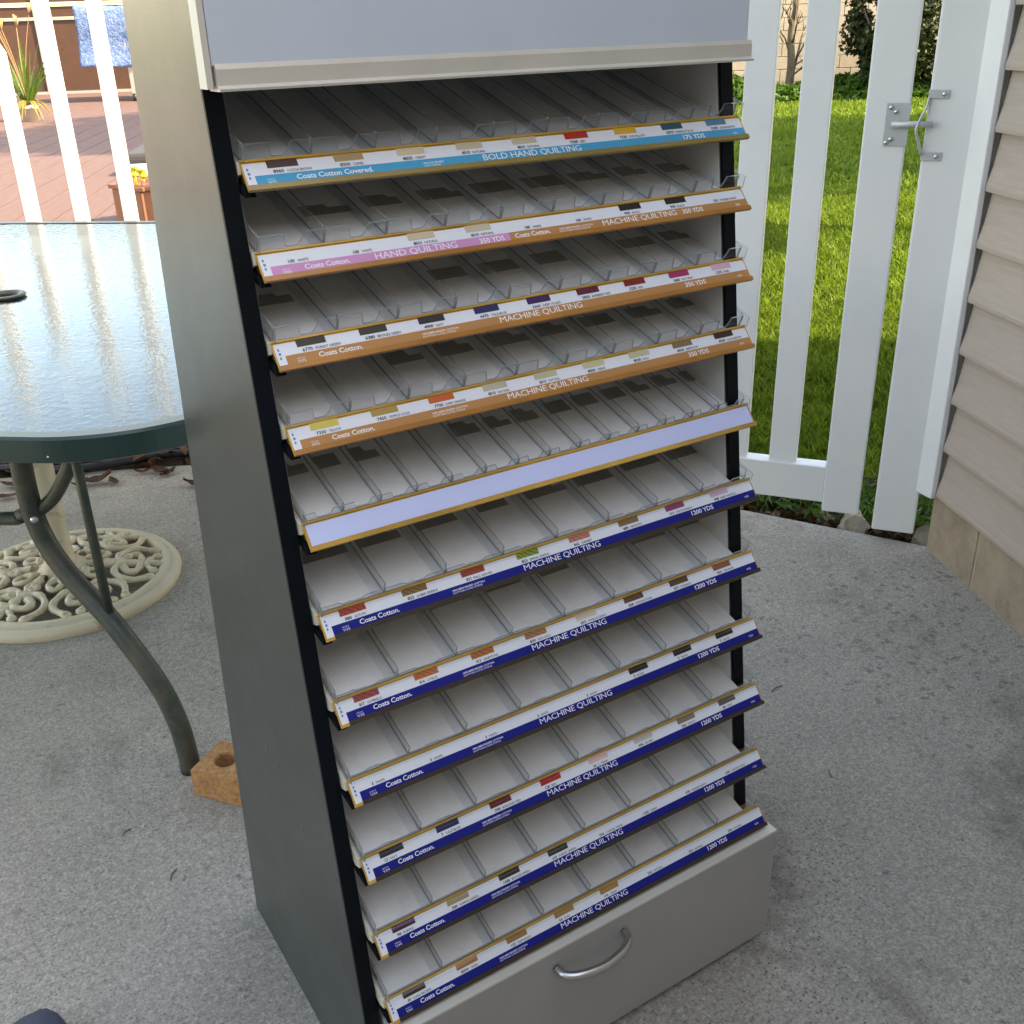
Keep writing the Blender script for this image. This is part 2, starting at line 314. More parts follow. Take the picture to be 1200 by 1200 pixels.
def leaf_cloud(name, centers, normals_bias, size, mat, parent=None, jitter=.5, aspect=1.8, **kw):
    """one mesh of many small leaf quads (numpy)"""
    n = len(centers); c = np.asarray(centers)
    a = RNG.normal(size=(n, 3)); a[:, 2] += normals_bias; a /= np.linalg.norm(a, axis=1)[:, None]
    b = RNG.normal(size=(n, 3)); u = np.cross(a, b); u /= np.linalg.norm(u, axis=1)[:, None]; w = np.cross(a, u)
    s = size * (1 - jitter / 2 + jitter * RNG.random(n))[:, None]
    v = np.stack([c - u * s, c + w * s / aspect, c + u * s + a * s * .25, c - w * s / aspect], 1).reshape(-1, 3)
    me = bpy.data.meshes.new(name); me.vertices.add(4 * n); me.vertices.foreach_set('co', v.ravel()); me.loops.add(4 * n); me.loops.foreach_set('vertex_index', np.arange(4 * n, dtype=np.int32))
    me.polygons.add(n); me.polygons.foreach_set('loop_start', np.arange(0, 4 * n, 4, dtype=np.int32)); me.polygons.foreach_set('loop_total', np.full(n, 4, dtype=np.int32))
    me.update(calc_edges=True); me.materials.append(mat); return link(name, me, parent, **kw)

# ------------------------------------------------------------------ text (built-in font, turned into meshes)
TEXTS = {}
def text_meshes(strings):
    tmp = []
    for st, bold in strings:
        c = bpy.data.curves.new('t', 'FONT'); c.body = st; c.size = 1; c.resolution_u = 2; c.fill_mode = 'FRONT'; c.offset = .016 if bold else 0
        c.space_character = .95
        o = bpy.data.objects.new('t', c); COL.objects.link(o); tmp.append((st, bold, o))
    bpy.context.view_layer.update(); dg = bpy.context.evaluated_depsgraph_get()
    for st, bold, o in tmp:
        me = bpy.data.meshes.new_from_object(o.evaluated_get(dg)); me.name = 'lettering'
        n = len(me.vertices); co = np.empty(n * 3); me.vertices.foreach_get('co', co); co = co.reshape(-1, 3)
        mn, mx = co.min(0), co.max(0); co[:, 0] = (co[:, 0] - mn[0]) / (mx[0] - mn[0])
        cap = .7 if any(ch in 'gjpqy' for ch in st) else mx[1]; co[:, 1] /= cap
        me.vertices.foreach_set('co', co.ravel()); me.materials.clear(); TEXTS[(st, bold)] = me
    for _, _, o in tmp:
        c = o.data; bpy.data.objects.remove(o); bpy.data.curves.remove(c)

# ================================================================== SETTING
gm = MB(); gm.add([(-300, -300, -.06), (300, -300, -.06), (300, 300, -.06), (-300, 300, -.06)], [(0, 1, 2, 3)]); tag(part('ground', gm, M['lawn']), kind='structure')
patio_pts = [(-7, 5.6), (-.60, 2.715), (-.081, 2.468), (.423, 2.229), (1.02, 1.78), (1.613, .972), (1.85, .52), (1.84, .50), (-.7, -5.08), (-3, -7), (-7, -7)]
pm = MB().prism([(x, y, -.10) for x, y in patio_pts], (0, 0, .10)); tag(part('patio', pm, M['concrete'], bevel=.004), kind='structure')
bed = MB().prism([(-3, 3.8, -.08), (.423, 2.225, -.08), (1.1, 1.7, -.08), (1.85, .52, -.08), (2.2, .75, -.08), (1.6, 2.3, -.08), (-3, 4.6, -.08)], (0, 0, .055)); tag(part('planting_bed', bed, M['soil']), kind='structure')

# ================================================================== HOUSE
HA = -R(24.5)
house = empty('house', (1.839, .54, 0), HA, label='beige lap sided house with tan block foundation beside the gate', cat='house')
# local: wall face x=0, house body x>0, wall runs y from -7 to 0
def house_build():
    L0 = -7.0; top = 2.82; EX = .1213; z0 = .157
    part('wall', MB().box(.01, 6.0, L0, -.012, .1, top), M['wcore'], house)
    for side in (0, 1):
        m = MB(); n = 22
        # one siding board profile: thin at the top, butt proud at the bottom
        prof = [(-.001, EX + .006), (-.004, EX * .80), (-.010, EX * .42), (-.018, .016), (-.0195, .008), (-.0185, .0), (-.001, .004)]
        if side == 0: m.prism([(x, L0, z) for x, z in prof], (0, -L0 - .037, 0))
        else: m.prism([(6.0, -x + -.012, z) for x, z in prof], (-5.96, 0, 0))
        me = m.mesh('siding_board', [M['siding']])
        for i in range(n): link('siding_board', me, house, (0, 0, z0 + i * EX))
    m = MB().box(-.0045, .4, L0, -.016, -.15, .150); part('mortar_bed', m, M['mortar'], house)
    bl = MB().box(-.008, .19, -.39, 0, -.10, .155).mesh('foundation_block', [M['found']], .004)
    y = -.012
    first = MB().box(-.008, .19, -.205, 0, -.10, .155).mesh('foundation_block', [M['found']], .004)
    link('foundation_block', first, house, (0, y, 0)); y -= .213
    while y > L0 + .4: link('foundation_block', bl, house, (0, y, 0)); y -= .398
    # corner trim
    c = MB().prism([(-.030, -.034, .150), (-.043, .016, .150), (-.034, .05, .150), (.03, .05, .150), (.03, .0, .150), (-.004, .0, .150), (-.016, -.034, .150)], (0, 0, 2.62)); part('corner_trim', c, M['vinyl'], house, .003)
    # roof over the body with eaves
    ov = .38; gz = 2.82
    r = MB().prism([(-ov, L0 - .3, gz - .10), (3.0, L0 - .3, gz + 1.25), (6.0 + ov, L0 - .3, gz - .10), (6.0 + ov, L0 - .3, gz + .02), (3.0, L0 - .3, gz + 1.4), (-ov, L0 - .3, gz + .02)], (0, -L0 + .38, 0)); part('roof', r, M['shingle'], house)
    g = MB().prism([(0, -.014, gz - .02), (3.0, -.014, gz + 1.2), (6.0, -.014, gz - .02)], (0, -.05, 0)); part('gable', g, M['siding'], house)
    part('added_wing_wall', MB().box(-6.5, -.02, -9.5, -4.6, .0, 2.8), M['siding'], house)  # unseen wing behind the camera, added to darken the shelf interiors
    w = MB().prism([(-6.8, -4.2, 2.72), (-6.8, -7.05, 4.15), (-6.8, -9.9, 2.72), (-6.8, -9.9, 2.84), (-6.8, -7.05, 4.3), (-6.8, -4.2, 2.84)], (6.7, 0, 0)); part('added_wing_roof', w, M['shingle'], house)  # roof of the added wing, blocks low sky light
    part('soffit', MB().box(-ov + .01, .0, L0 - .28, .06, gz - .125, gz - .105), M['vinyl'], house)
    part('fascia', MB().box(-ov - .025, -ov - .002, L0 - .3, .08, gz - .14, gz + .03), M['vinyl'], house)
house_build()

# ================================================================== GATE, GATE POST
GA = math.atan2(-.8, .6)
GX = Vector((.6, -.8, 0)); GN = Vector((.8, .6, 0))
def gpos(t, z=0): return GX * t + GN * 1.80 + Vector((0, 0, z))
gate = empty('picket_gate', gpos(0), GA, label='white vinyl picket gate opening onto the lawn', cat='gate')
pk = MB().box(0, .070, .004, .030, .18, 1.62).mesh('picket', [M['vinyl']], .003)
for t in (-.402, -.269, -.136, -.003, .130, .2615): link('picket', pk, gate, (t - (.004 if t > .2 else 0), 0, 0))
part('gate_stile', MB().box(.404, .496, -.012, .036, .065, 1.66), M['vinyl'], gate, .004)
part('gate_stile', MB().box(-.56, -.468, -.012, .036, .065, 1.66), M['vinyl'], gate, .004)
part('bottom_rail', MB().box(-.468, .404, -.008, .040, .088, .186), M['vinyl'], gate, .003)
part('top_rail', MB().box(-.468, .404, -.008, .040, 1.44, 1.54), M['vinyl'], gate, .003)
lp = part('latch_plate', MB().box(.4475, .4985, -.016, -.012, .972, 1.062), M['alu'], gate, .001)
M['alu2'] = plain('silver_latch', (.50, .52, .54), .4, .3)
lp.data.materials[0] = M['alu2']
for (x, z) in ((.458, 1.052), (.469, 1.043), (.464, .986), (.455, .979)):
    part('bolt', MB().lathe([(0, .004), (.004, .004), (.0052, .0012), (.0052, 0)], seg=12), M['steel'], lp, loc=(x, -.016, z), rot=(R(90), 0, 0))
part('latch_bar', MB().tube([(.462, -.024, 1.018), (.548, -.024, 1.018)], .0065, 10), M['alu2'], lp)
part('bar_bracket', MB().box(.466, .478, -.024, -.016, 1.010, 1.026), M['alu2'], lp)
post = empty('gate_post', gpos(.585), GA, label='white vinyl gate post with latch catch beside the house corner', cat='post')
part('shaft', MB().box(-.052, .05, -.012, .088, .031, 1.72), M['vinyl'], post, .005)
part('cap', MB().prism([(-.06, -.02, 1.72), (.058, -.02, 1.72), (.058, .096, 1.72), (-.06, .096, 1.72)], (0, 0, .03)), M['vinyl'], post, .006)
ct = part('latch_catch', MB().box(-.054, -.012, -.016, -.0125, 1.070, 1.088), M['alu2'], post, .0008)
ct2 = part('latch_catch', MB().box(-.054, -.012, -.016, -.0125, .942, .960), M['alu2'], post, .0008)
part('spring_strip', MB().tube(bez([(-.052, -.016, 1.072), (-.056, -.020, 1.05), (-.066, -.027, 1.025), (-.070, -.030, 1.005), (-.062, -.024, .98), (-.054, -.016, .956)], 4), .003, 6, flat=2.4), M['alu2'], ct)
for z in (1.079, .951): part('bolt', MB().lathe([(0, .004), (.004, .004), (.0052, .0012), (.0052, 0)], seg=12), M['steel'], ct, loc=(-.022, -.016, z), rot=(R(90), 0, 0))

# ================================================================== DISPLAY CABINET
ZS = [1.1202, 1.0429, .9628, .8831, .7870, .6906, .5931, .4985, .4011, .3010, .2089]
YS = [0, -.0108, -.0220, -.0332, -.0466, -.0601, -.0737, -.0870, -.1006, -.1146, -.1275]
LW = .588
cab = empty('thread_display_cabinet', (0, 0, 0), 0, label='tall grey thread display cabinet with eleven tilted shelves and a bottom drawer', cat='display cabinet')
def yf(z): return .028 - .12 * (1.2 - z)          # front edge of the side panels
def yb(z): return .242 + .078 * (1.275 - z)       # back edge
def cabinet():
    TOPZ = 1.52
    for x0, x1, mt in ((-.022, -.0045, 'side'), (.5635, .581, 'side')):
        m = MB().prism([(x0, .0125, TOPZ), (x0, .0145, 1.206), (x0, yf(1.2055), 1.2055), (x0, yf(.20), .20), (x0, yf(.12) + .008, .12), (x0, yf(.02) + .02, .0), (x0, yb(0), 0), (x0, yb(TOPZ), TOPZ)], (x1 - x0, 0, 0))
        part('side_panel', m, M[mt], cab, .0012)
        e = MB().prism([(x0, yf(1.205), 1.205), (x0, yf(.20), .20), (x0, yf(.12) + .008, .12), (x0, yf(.02) + .02, .004), (x0, yf(.02) + .0165, .004), (x0, yf(.12) + .0045, .12), (x0, yf(.20) - .0035, .20), (x0, yf(1.205) - .0035, 1.205)], (x1 - x0, 0, 0))
        part('edge_strip', e, M['black'], cab)
        # white lining on the inside
        lx = x1 if x0 < 0 else x0; s_ = .002 if x0 < 0 else -.002
        m = MB().prism([(lx, .030, TOPZ - .02), (lx, yf(1.2) + .002, 1.2), (lx, yf(.22) + .002, .22), (lx, yb(.22) - .02, .22), (lx, yb(TOPZ) - .02, TOPZ - .02)], (s_, 0, 0)); part('side_lining', m, M['inner'], cab)
    m = MB().prism([(-.0045, yb(.02) - .012, .02), (-.0045, yb(TOPZ) - .012, TOPZ - .01), (-.0045, yb(TOPZ) - .004, TOPZ - .01), (-.0045, yb(.02) - .004, .02)], (.568, 0, 0)); part('back_panel', m, M['inner'], cab)
    part('top_panel', MB().box(-.022, .581, .013, yb(TOPZ), TOPZ + .0005, TOPZ + .018), M['side'], cab)
    # header sign board
    h = part('header', MB().box(-.0215, .571, -.008, .012, 1.2205, 1.54), M['header'], cab, .0015)
    part('header_end', MB().box(-.0275, -.0222, -.0085, .011, 1.2035, 1.54), M['cap'], h)
    lip = MB().prism([(-.0195, -.0075, 1.2215), (-.0195, -.0095, 1.2225), (-.0195, -.0115, 1.2185), (-.0195, -.0115, 1.206), (-.0195, -.016, 1.2035), (-.0195, -.0155, 1.2015), (-.0195, .010, 1.2015), (-.0195, .010, 1.2195)], (.594, 0, 0)); part('price_profile', lip, M['hlip'], h)
    # drawer
    d = part('drawer', MB().box(-.020, .5965, -.1400, -.122, .010, .1995), M['drawer'], cab, .0015)
    part('drawer_cap', MB().box(-.020, .597, -.1410, -.1195, .2002, .2045), M['cap'], d, .0008)
    part('drawer_box', MB().box(.0, .562, -.1215, .28, .03, .185), M['inner'], d)
    pts = bez([(.217, -.1405, .173), (.222, -.156, .1722), (.240, -.166, .1715), (.271, -.171, .171), (.302, -.166, .1715), (.320, -.156, .1722), (.325, -.1405, .173)], 6)
    part('handle', MB().tube(pts, [.0048 + .0012 * math.sin(math.pi * i / (len(pts) - 1)) for i in range(len(pts))], 12), M['steel'], d)
    part('plinth', MB().box(.0, .562, -.11, .30, 0, .011), M['black'], cab)
cabinet()
UV = Vector((0, .017, .021)); ULEN = UV.length; U = UV.normalized(); N = Vector((1, 0, 0)).cross(U).normalized()   # label up / outward
LROT = (math.atan2(U.z, U.y), 0, 0)
FT = R(17); FD = Vector((0, math.cos(FT), math.sin(FT))); FN = Vector((0, -math.sin(FT), math.cos(FT)))             # tray floor direction / normal
BLK = (28, 26, 28); NAT = (203, 190, 165); WHT = (222, 228, 238)
ROWS = [
 dict(n=9, band='cyanband', code='S972', brand='Coats Cotton Covered.', bx=(.046, .121), extra=('GLACE FINISH', 'HEAVY WEIGHT', .174, .196), big=[('BOLD HAND QUILTING', .240, .358)], yds=[('175 YDS', .496, .527)], caps=[('8960', 'COCOA BROWN', (74, 48, 48)), ('8330', 'CAMEL', (176, 150, 108)), ('8020', 'CREAM', (213, 200, 172)), ('8010', 'NATURAL', NAT), ('8010', 'NATURAL', NAT), ('7500', 'RED', (196, 46, 40)), ('7330', 'SUN YELLOW', (226, 176, 66)), ('5070', 'EMERALD BLUE', (26, 84, 98)), ('5230', 'ALEXANDRITE', (70, 134, 166))]),
 dict(n=9, band='pinkband', code='S980', brand='Coats Cotton.', bx=(.040, .085), big=[('HAND QUILTING', .111, .200), ('MACHINE QUILTING', .379, .481)], yds=[('350 YDS', .226, .255), ('350 YDS', .490, .520)], split=.262, brand2=(.268, .311), extra=('100% MERCERIZED COTTON', 'EGYPTIAN LONG STAPLE', .323, .366), caps=[('100', 'WHITE', WHT), ('100', 'WHITE', WHT), ('8010', 'NATURAL', NAT), ('8010', 'NATURAL', NAT), ('100', 'WHITE', WHT), ('100', 'WHITE', WHT), ('900', 'BLACK', BLK), ('900', 'BLACK', BLK), ('150', 'WINTER WHITE', WHT)]),
 dict(n=9, band='tanband', code='S975', brand='Coats Cotton.', bx=(.040, .085), extra=('100% MERCERIZED COTTON', 'EGYPTIAN LONG STAPLE', .150, .191), big=[('MACHINE QUILTING', .240, .344)], yds=[('350 YDS', .489, .520)], caps=[('6770', 'FOREST GREEN', (44, 42, 38)), ('6380', 'BRONZE GREEN', (48, 44, 40)), ('4900', 'NAVY', (42, 34, 42)), ('4470', 'YALE BLUE', (36, 32, 92)), ('3660', 'DEEP VIOLET', (58, 30, 88)), ('2820', 'BARBERRY RED', (98, 28, 54)), ('2250', 'RED', (134, 34, 34)), ('1840', 'HOT PINK', (180, 46, 96)), ('1270', 'PINK', (222, 178, 196))]),
 dict(n=9, band='tanband', code='S975', brand='Coats Cotton.', bx=(.040, .085), extra=('100% MERCERIZED COTTON', 'EGYPTIAN LONG STAPLE', .150, .191), big=[('MACHINE QUILTING', .240, .344)], yds=[('350 YDS', .489, .520)], caps=[('7330', 'YELLOW', (214, 196, 96)), ('7450', 'TEMPLE GOLD', (176, 146, 78)), ('7700', 'DARK ORANGE', (206, 98, 50)), ('8010', 'NATURAL', (190, 186, 160)), ('8010', 'NATURAL', (190, 186, 160)), ('8020', 'CREAM', (206, 200, 160)), ('8030', 'ECRU', (200, 194, 160)), ('8630', 'DRIFTWOOD', (138, 114, 88)), ('8960', 'COCOA BROWN', (58, 40, 34))]),
 dict(n=14, band=None),
 dict(n=8, band='blueband', code='V35', caps=[('880', 'AUTUMN', (186, 72, 44), (150, 50, 34)), ('823', 'AMBER GREENS', (148, 110, 58), (110, 84, 50)), ('821', 'FALL LEAVES', (168, 72, 48), (146, 54, 40)), ('853', 'SPRING GREENS', (150, 160, 50), (96, 116, 30)), ('862', 'SHERBET', (206, 130, 118), (190, 110, 100)), ('889', 'MESQUITE', (150, 110, 70), (120, 96, 70)), ('813', 'OVER THE RAINBOW', (176, 66, 116), (120, 60, 110)), ('848', 'BABY PASTELS', (216, 180, 200), (200, 170, 196))]),
 dict(n=8, band='blueband', code='V35', caps=[('817', 'GUMBALLS', (176, 74, 58), (140, 60, 70)), ('814', 'CITRUS', (204, 116, 62), (186, 96, 48)), ('812', 'SANDSTONE', (196, 116, 64), (160, 90, 50)), ('839', 'OLD LACE', (186, 130, 84), (150, 104, 76)), ('835', 'VANILLA CREAM', (206, 196, 176), (214, 204, 186)), ('838', 'CHOCOLATE SWIRL', (118, 78, 50), (92, 60, 44)), ('877', 'SUNDANCE', (108, 78, 50), (86, 60, 44)), ('836', 'TEA ROSE', (176, 100, 80), (140, 80, 70))]),
 dict(n=8, band='blueband', code='V34', caps=[('1', 'WHITE', WHT)] * 5 + [('2', 'BLACK', BLK)] * 3),
 dict(n=8, band='blueband', code='V34', caps=[('13', 'NAVY', (32, 32, 54)), ('7', 'YALE BLUE', (28, 36, 86)), ('398', 'BURGUNDY RED', (110, 26, 38)), ('128', 'RED', (188, 34, 40)), ('36', 'L. PINK', (230, 190, 190)), ('496', 'SILVER', (196, 190, 180)), ('256', 'WALNUT', (138, 120, 100)), ('38', 'GREY', (96, 92, 90))]),
 dict(n=8, band='blueband', code='V34', caps=[('98', 'PURPLE', (66, 30, 66)), ('300', 'PUMICE GREEN', (168, 150, 110)), ('1448', 'BRONZE GREEN', (44, 42, 34)), ('618', 'FOREST GREEN', (34, 48, 44)), ('294', 'CARAMEL CREAM', WHT), ('1320', 'CREAM', WHT), ('478', 'WINTER WHITE', WHT), ('478', 'WINTER WHITE', WHT)]),
 dict(n=8, band='blueband', code='V34', caps=[('81', 'CHINA BROWN', (58, 42, 34)), ('8054', 'CAMEL', (178, 120, 62)), ('155', 'DRIFTWOOD', (160, 112, 70)), ('56', 'ECRU', (172, 130, 74)), ('176', 'CREAM', (176, 128, 70)), ('256', 'NATURAL', WHT), ('256', 'NATURAL', WHT), ('258', 'NATURAL', WHT)]),
]
for r in ROWS[5:]:
    r.update(brand='Coats Cotton.', bx=(.038, .083), extra=('100% MERCERIZED COTTON', 'EGYPTIAN LONG STAPLE', .147, .187), big=[('MACHINE QUILTING', .238, .343)], yds=[('1200 YDS', .482, .517)])
need = set()
for r in ROWS:
    if not r['band']: continue
    need |= {(r['brand'], True), ('ARTICLE', False), (r['code'], False), (r['extra'][0], True), (r['extra'][1], False)}
    need |= {(b[0], False) for b in r['big']} | {(b[0], True) for b in r['yds']} | {('Coats Cotton.', True)}
    need |= {(c[0], True) for c in r['caps']} | {(c[1], False) for c in r['caps']}
text_meshes(sorted(need))
_tm = {}
def label_text(parent, o, st, bold, x0, x1, v, h, mat, lift=.0010):
    key = (st, bold, mat)
    if key not in _tm:
        me = TEXTS[(st, bold)].copy(); me.materials.append(M[mat]); _tm[key] = me
    p = o + U * v + N * lift; link('lettering', _tm[key], parent, (x0, p.y, p.z), LROT, (x1 - x0, h, 1))
def quad_on_label(parent, name, o, x0, x1, v0, v1, mat, lift):
    a = o + U * v0 + N * lift; b = o + U * v1 + N * lift
    m = MB().prism([(x0, a.y, a.z), (x1, a.y, a.z), (x1, b.y, b.z), (x0, b.y, b.z)], N * .00025); return part(name, m, mat, parent)
def floor_pt(o, s, h=0): return o + FD * s + FN * h
def shelf(i, r):
    y, z = YS[i], ZS[i]; o = Vector((0, y, z)); n = r['n']; TIP = U * .0
    fo = o + Vector((0, .0185, .0215))                   # tray floor front
    dep = (yb(z + .06) - .02 - fo.y) / FD.y
    if i == 0: dep = min(dep, .24)
    # tray board
    a, b = fo, floor_pt(fo, dep); c, d = b - FN * .005, a - FN * .005
    sh = part('shelf', MB().prism([(0, *p[1:]) for p in (a, b, c, d)], (.562, 0, 0)), M['board'], cab)
    # ivory ends of the tray
    e0 = [floor_pt(fo, -.001, .001), floor_pt(fo, .030, .001), floor_pt(fo, .030, -.016), floor_pt(fo, .004, -.016), floor_pt(fo, -.006, -.008)]
    part('tray_end', MB().prism([(-.0035, *p[1:]) for p in e0], (.003, 0, 0)), M['cream_end'], sh)
    # amber label holder: back plate, top rib, bottom lip
    h0, h1 = o + U * .0, o + U * (ULEN + .002)
    hb = MB()
    pr = [o - U * .001 - N * .0015, o - U * .001 + N * .0022, o + U * .0022 + N * .0022, o + U * .0022 + N * .0002, o + U * (ULEN) + N * .0002, o + U * (ULEN) + N * .0016, o + U * (ULEN + .0022) + N * .0016, o + U * (ULEN + .003) - N * .0050, o + U * ULEN - N * .0050, o + U * ULEN - N * .0015]
    hb.prism([(-.001, *p[1:]) for p in pr], (LW + .002, 0, 0)); part('label_holder', hb, M['gold'], sh)
    lp_ = [o - U * .0014 - N * .0012, o - U * .0014 + N * .0026, o + U * .0036 + N * .0026, o + U * .0036 + N * .00235, o + U * .0002 + N * .00235]
    part('bottom_lip', MB().prism([(-.0012 if i < 5 else .008, *p[1:]) for p in lp_], (LW + .0024 if i < 5 else LW - .007, 0, 0)), M[('lipreflolive', 'lipreflbrown', 'lipreflbrown', 'lipreflbrown', 'gold')[i] if i < 5 else 'lipdark'], sh)  # upper lips differ by the reflection tone painted into them
    fb = [o - N * .0018 + U * .002, o - N * .0018 + U * (ULEN - .002), fo - FN * .0055 + FD * .004, fo - FN * .012 + FD * .02, o - N * .0060 + U * .002]
    part('front_rail', MB().prism([(.001, *p[1:]) for p in fb], (LW - .004 if i > 4 else LW - .004, 0, 0)), M['goldb'], sh)
    br = [o - N * .008 - U * .002, o - N * .007 + U * .010, fo - FN * .02 + FD * .03, fo - FN * .03 + FD * .026]
    part('bracket', MB().prism([(-.003, *p[1:]) for p in br], (.010, 0, 0)), M['black'], sh)
    # paper label and print
    T = .0256
    if r['band'] is None:
        quad_on_label(sh, 'paper_label', o, .0015, LW - .0015, .0024, T, M['lav'], .0004)
    else:
        quad_on_label(sh, 'paper_label', o, .0005, LW - .001, .0018, T, M['paper'], .0004)
        if 'split' in r:
            quad_on_label(sh, 'colour_band', o, .0085, r['split'], .0030, .0130, M['pinkband'], .0007); quad_on_label(sh, 'colour_band', o, r['split'] + .0002, LW - .001, .0030, .0130, M['tanband'], .0007)
        else: quad_on_label(sh, 'colour_band', o, .0085, LW - .001, .0030, .0130, M[r['band']], .0007)
        dy = -.0008 if i < 5 else 0
        label_text(sh, o, r['brand'], True, *r['bx'], .0060, .0050, 'wink')
        if 'brand2' in r: label_text(sh, o, 'Coats Cotton.', True, *r['brand2'], .0060, .0050, 'wink')
        label_text(sh, o, 'ARTICLE', False, .0185, .0260, .0078, .0013, 'wink'); label_text(sh, o, r['code'], False, .0185, .0265, .0042, .0026, 'wink')
        label_text(sh, o, r['code'], False, .569, .576, .0056, .0026, 'wink')
        ex = r['extra']; label_text(sh, o, ex[0], True, ex[2], ex[3], .0079, .0019, 'wink'); label_text(sh, o, ex[1], False, ex[2], ex[3] - .004, .0050, .0019, 'wink')
        for t, x0, x1 in r['big']: label_text(sh, o, t, False, x0, x1, .0053, .0064, 'wink')
        for t, x0, x1 in r['yds']: label_text(sh, o, t, True, x0, x1, .0055, .0054, 'wink')
        # small blue mark printed on the white margin
        for q in range(3): quad_on_label(sh, 'margin_mark', o, .0030, .0046 + .0006 * (q % 2), .010 + .0042 * q, .0125 + .0042 * q, M['bink'], .0007)
        pitch = .0712 if n == 8 else .0642; x = .0205 if n == 8 else .0225
        for q, cp in enumerate(r['caps']):
            x0 = x + q * pitch
            mt = colmat(cp[2]) if len(cp) == 3 else _var(cp[2], cp[3])
            if cp[2] != WHT: quad_on_label(sh, 'colour_swatch', o, x0, x0 + .029, .0194, .0267, mt, .0008)
            w0 = sum(.0011 if ch == '1' else .0025 for ch in cp[0]); w1 = min(.026, .0021 * len(cp[1])); xs = x0 + .004
            label_text(sh, o, cp[0], True, xs, xs + w0, .0142, .0032, 'ink'); label_text(sh, o, cp[1], False, xs + w0 + .003, xs + w0 + .003 + w1, .0142, .0026, 'ink')
    # clear dividers
    hgt = .0170 if n == 9 else (.012 if n == 14 else .0135); dl = min(dep - .01, .20)
    X0, X1 = .002, LW - .006
    dv = MB(); pts = [(0, *floor_pt(fo, .002, .0005)[1:]), (0, *floor_pt(fo, dl, .0005)[1:]), (0, *floor_pt(fo, dl, hgt)[1:]), (0, *floor_pt(fo, .002, hgt)[1:])]
    pts = [(q[0], q[1] - fo.y, q[2] - fo.z) for q in pts]
    dv.prism(pts, (.0021, 0, 0), 0, 1); dme = dv.mesh('divider', [M['acr'], M['edge']])
    for q in range(n + 1):
        xx = X0 + (X1 - X0) * q / n
        link('divider', dme, sh, (xx - .0008, fo.y, fo.z))
        # foot flange of the divider, double line in the photograph
        if 0 < q < n and n != 14:
            fl = [floor_pt(fo, .003, .0006), floor_pt(fo, dl, .0006), floor_pt(fo, dl, .0020), floor_pt(fo, .003, .0020)]
            part('divider_foot', MB().prism([(xx - .0125, *p[1:]) for p in fl], (.0115, 0, 0)), M['acr'], sh)
    # front lips
    pw = (X1 - X0) / n
    def lip(poly, name='front_lip', lean=-.14, s0=.0004):
        a = [(px, *(floor_pt(fo, s0 + lean * hz, hz))[1:]) for px, hz in poly]
        part(name, MB().prism(a, FD * .0021, 0, 1), [M['acr'], M['edge']], sh)
    for q in range(n):
        x0 = X0 + pw * q + .001; x1 = x0 + pw - .002
        if n == 9:
            w = x1 - x0; H = .0165
            lip([(x0, .0008), (x1, .0008), (x1, H), (x1 - w * .30, H), (x1 - w * .325, H * .6), (x1 - w * .37, H * .28), (x1 - w * .42, .0030), (x0 + w * .42, .0030), (x0 + w * .38, H), (x0, H)])
        elif n == 14:
            w = x1 - x0; H = .0105
            lip([(x0, .0008), (x1, .0008), (x1, H), (x1 - w * .24, H), (x1 - w * .31, .0028), (x0 + w * .34, .0028), (x0 + w * .27, H), (x0, H)])
        elif i in (5, 6):
            w = x1 - x0; H = .0075 if i == 5 else .0058
            lip([(x0, .0008), (x1, .0008), (x1, H), (x1 - w * .30, H), (x1 - w * .36, H * .55), (x1 - w * .46, H * .45), (x1 - w * .56, H * .62), (x0 + w * .36, .0036), (x0 + w * .28, H), (x0, H)])
        elif i in (7, 8):
            w = x1 - x0; H = .0040
            lip([(x0, .0008), (x1, .0008), (x1, H), (x0 + w * .55, H), (x0 + w * .50, H + .0018), (x0 + w * .42, H + .0030), (x0 + w * .33, H + .0028), (x0 + w * .27, H + .0012), (x0 + w * .24, H), (x0, H)])
        else: lip([(x0, .0008), (x1, .0008), (x1, .0045), (x0, .0045)])
        # thin dark grey plates on the floor, towards the back of the lanes
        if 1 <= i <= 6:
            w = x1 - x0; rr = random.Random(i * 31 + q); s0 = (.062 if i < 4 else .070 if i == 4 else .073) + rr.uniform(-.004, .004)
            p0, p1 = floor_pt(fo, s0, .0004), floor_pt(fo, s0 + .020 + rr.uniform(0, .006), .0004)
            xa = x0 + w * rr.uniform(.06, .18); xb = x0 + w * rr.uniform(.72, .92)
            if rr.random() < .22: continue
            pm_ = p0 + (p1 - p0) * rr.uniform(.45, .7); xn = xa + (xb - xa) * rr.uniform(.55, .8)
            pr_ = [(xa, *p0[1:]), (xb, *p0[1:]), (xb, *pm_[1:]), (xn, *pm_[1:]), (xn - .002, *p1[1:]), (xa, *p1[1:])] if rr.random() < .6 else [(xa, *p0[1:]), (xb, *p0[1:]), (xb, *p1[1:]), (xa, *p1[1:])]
            part('lane_patch', MB().prism(pr_, FN * .0004), M['lanepatch'], sh)
    if i >= 5:   # clear bar running in front of the lanes
        q0 = [floor_pt(fo, -.0016, .0006), floor_pt(fo, -.0016, .0034), floor_pt(fo, -.0068, .0030), floor_pt(fo, -.0068, .0004)]
        part('clear_bar', MB().prism([(X0, *p[1:]) for p in q0], (X1 - X0, 0, 0)), M['acr'], sh)
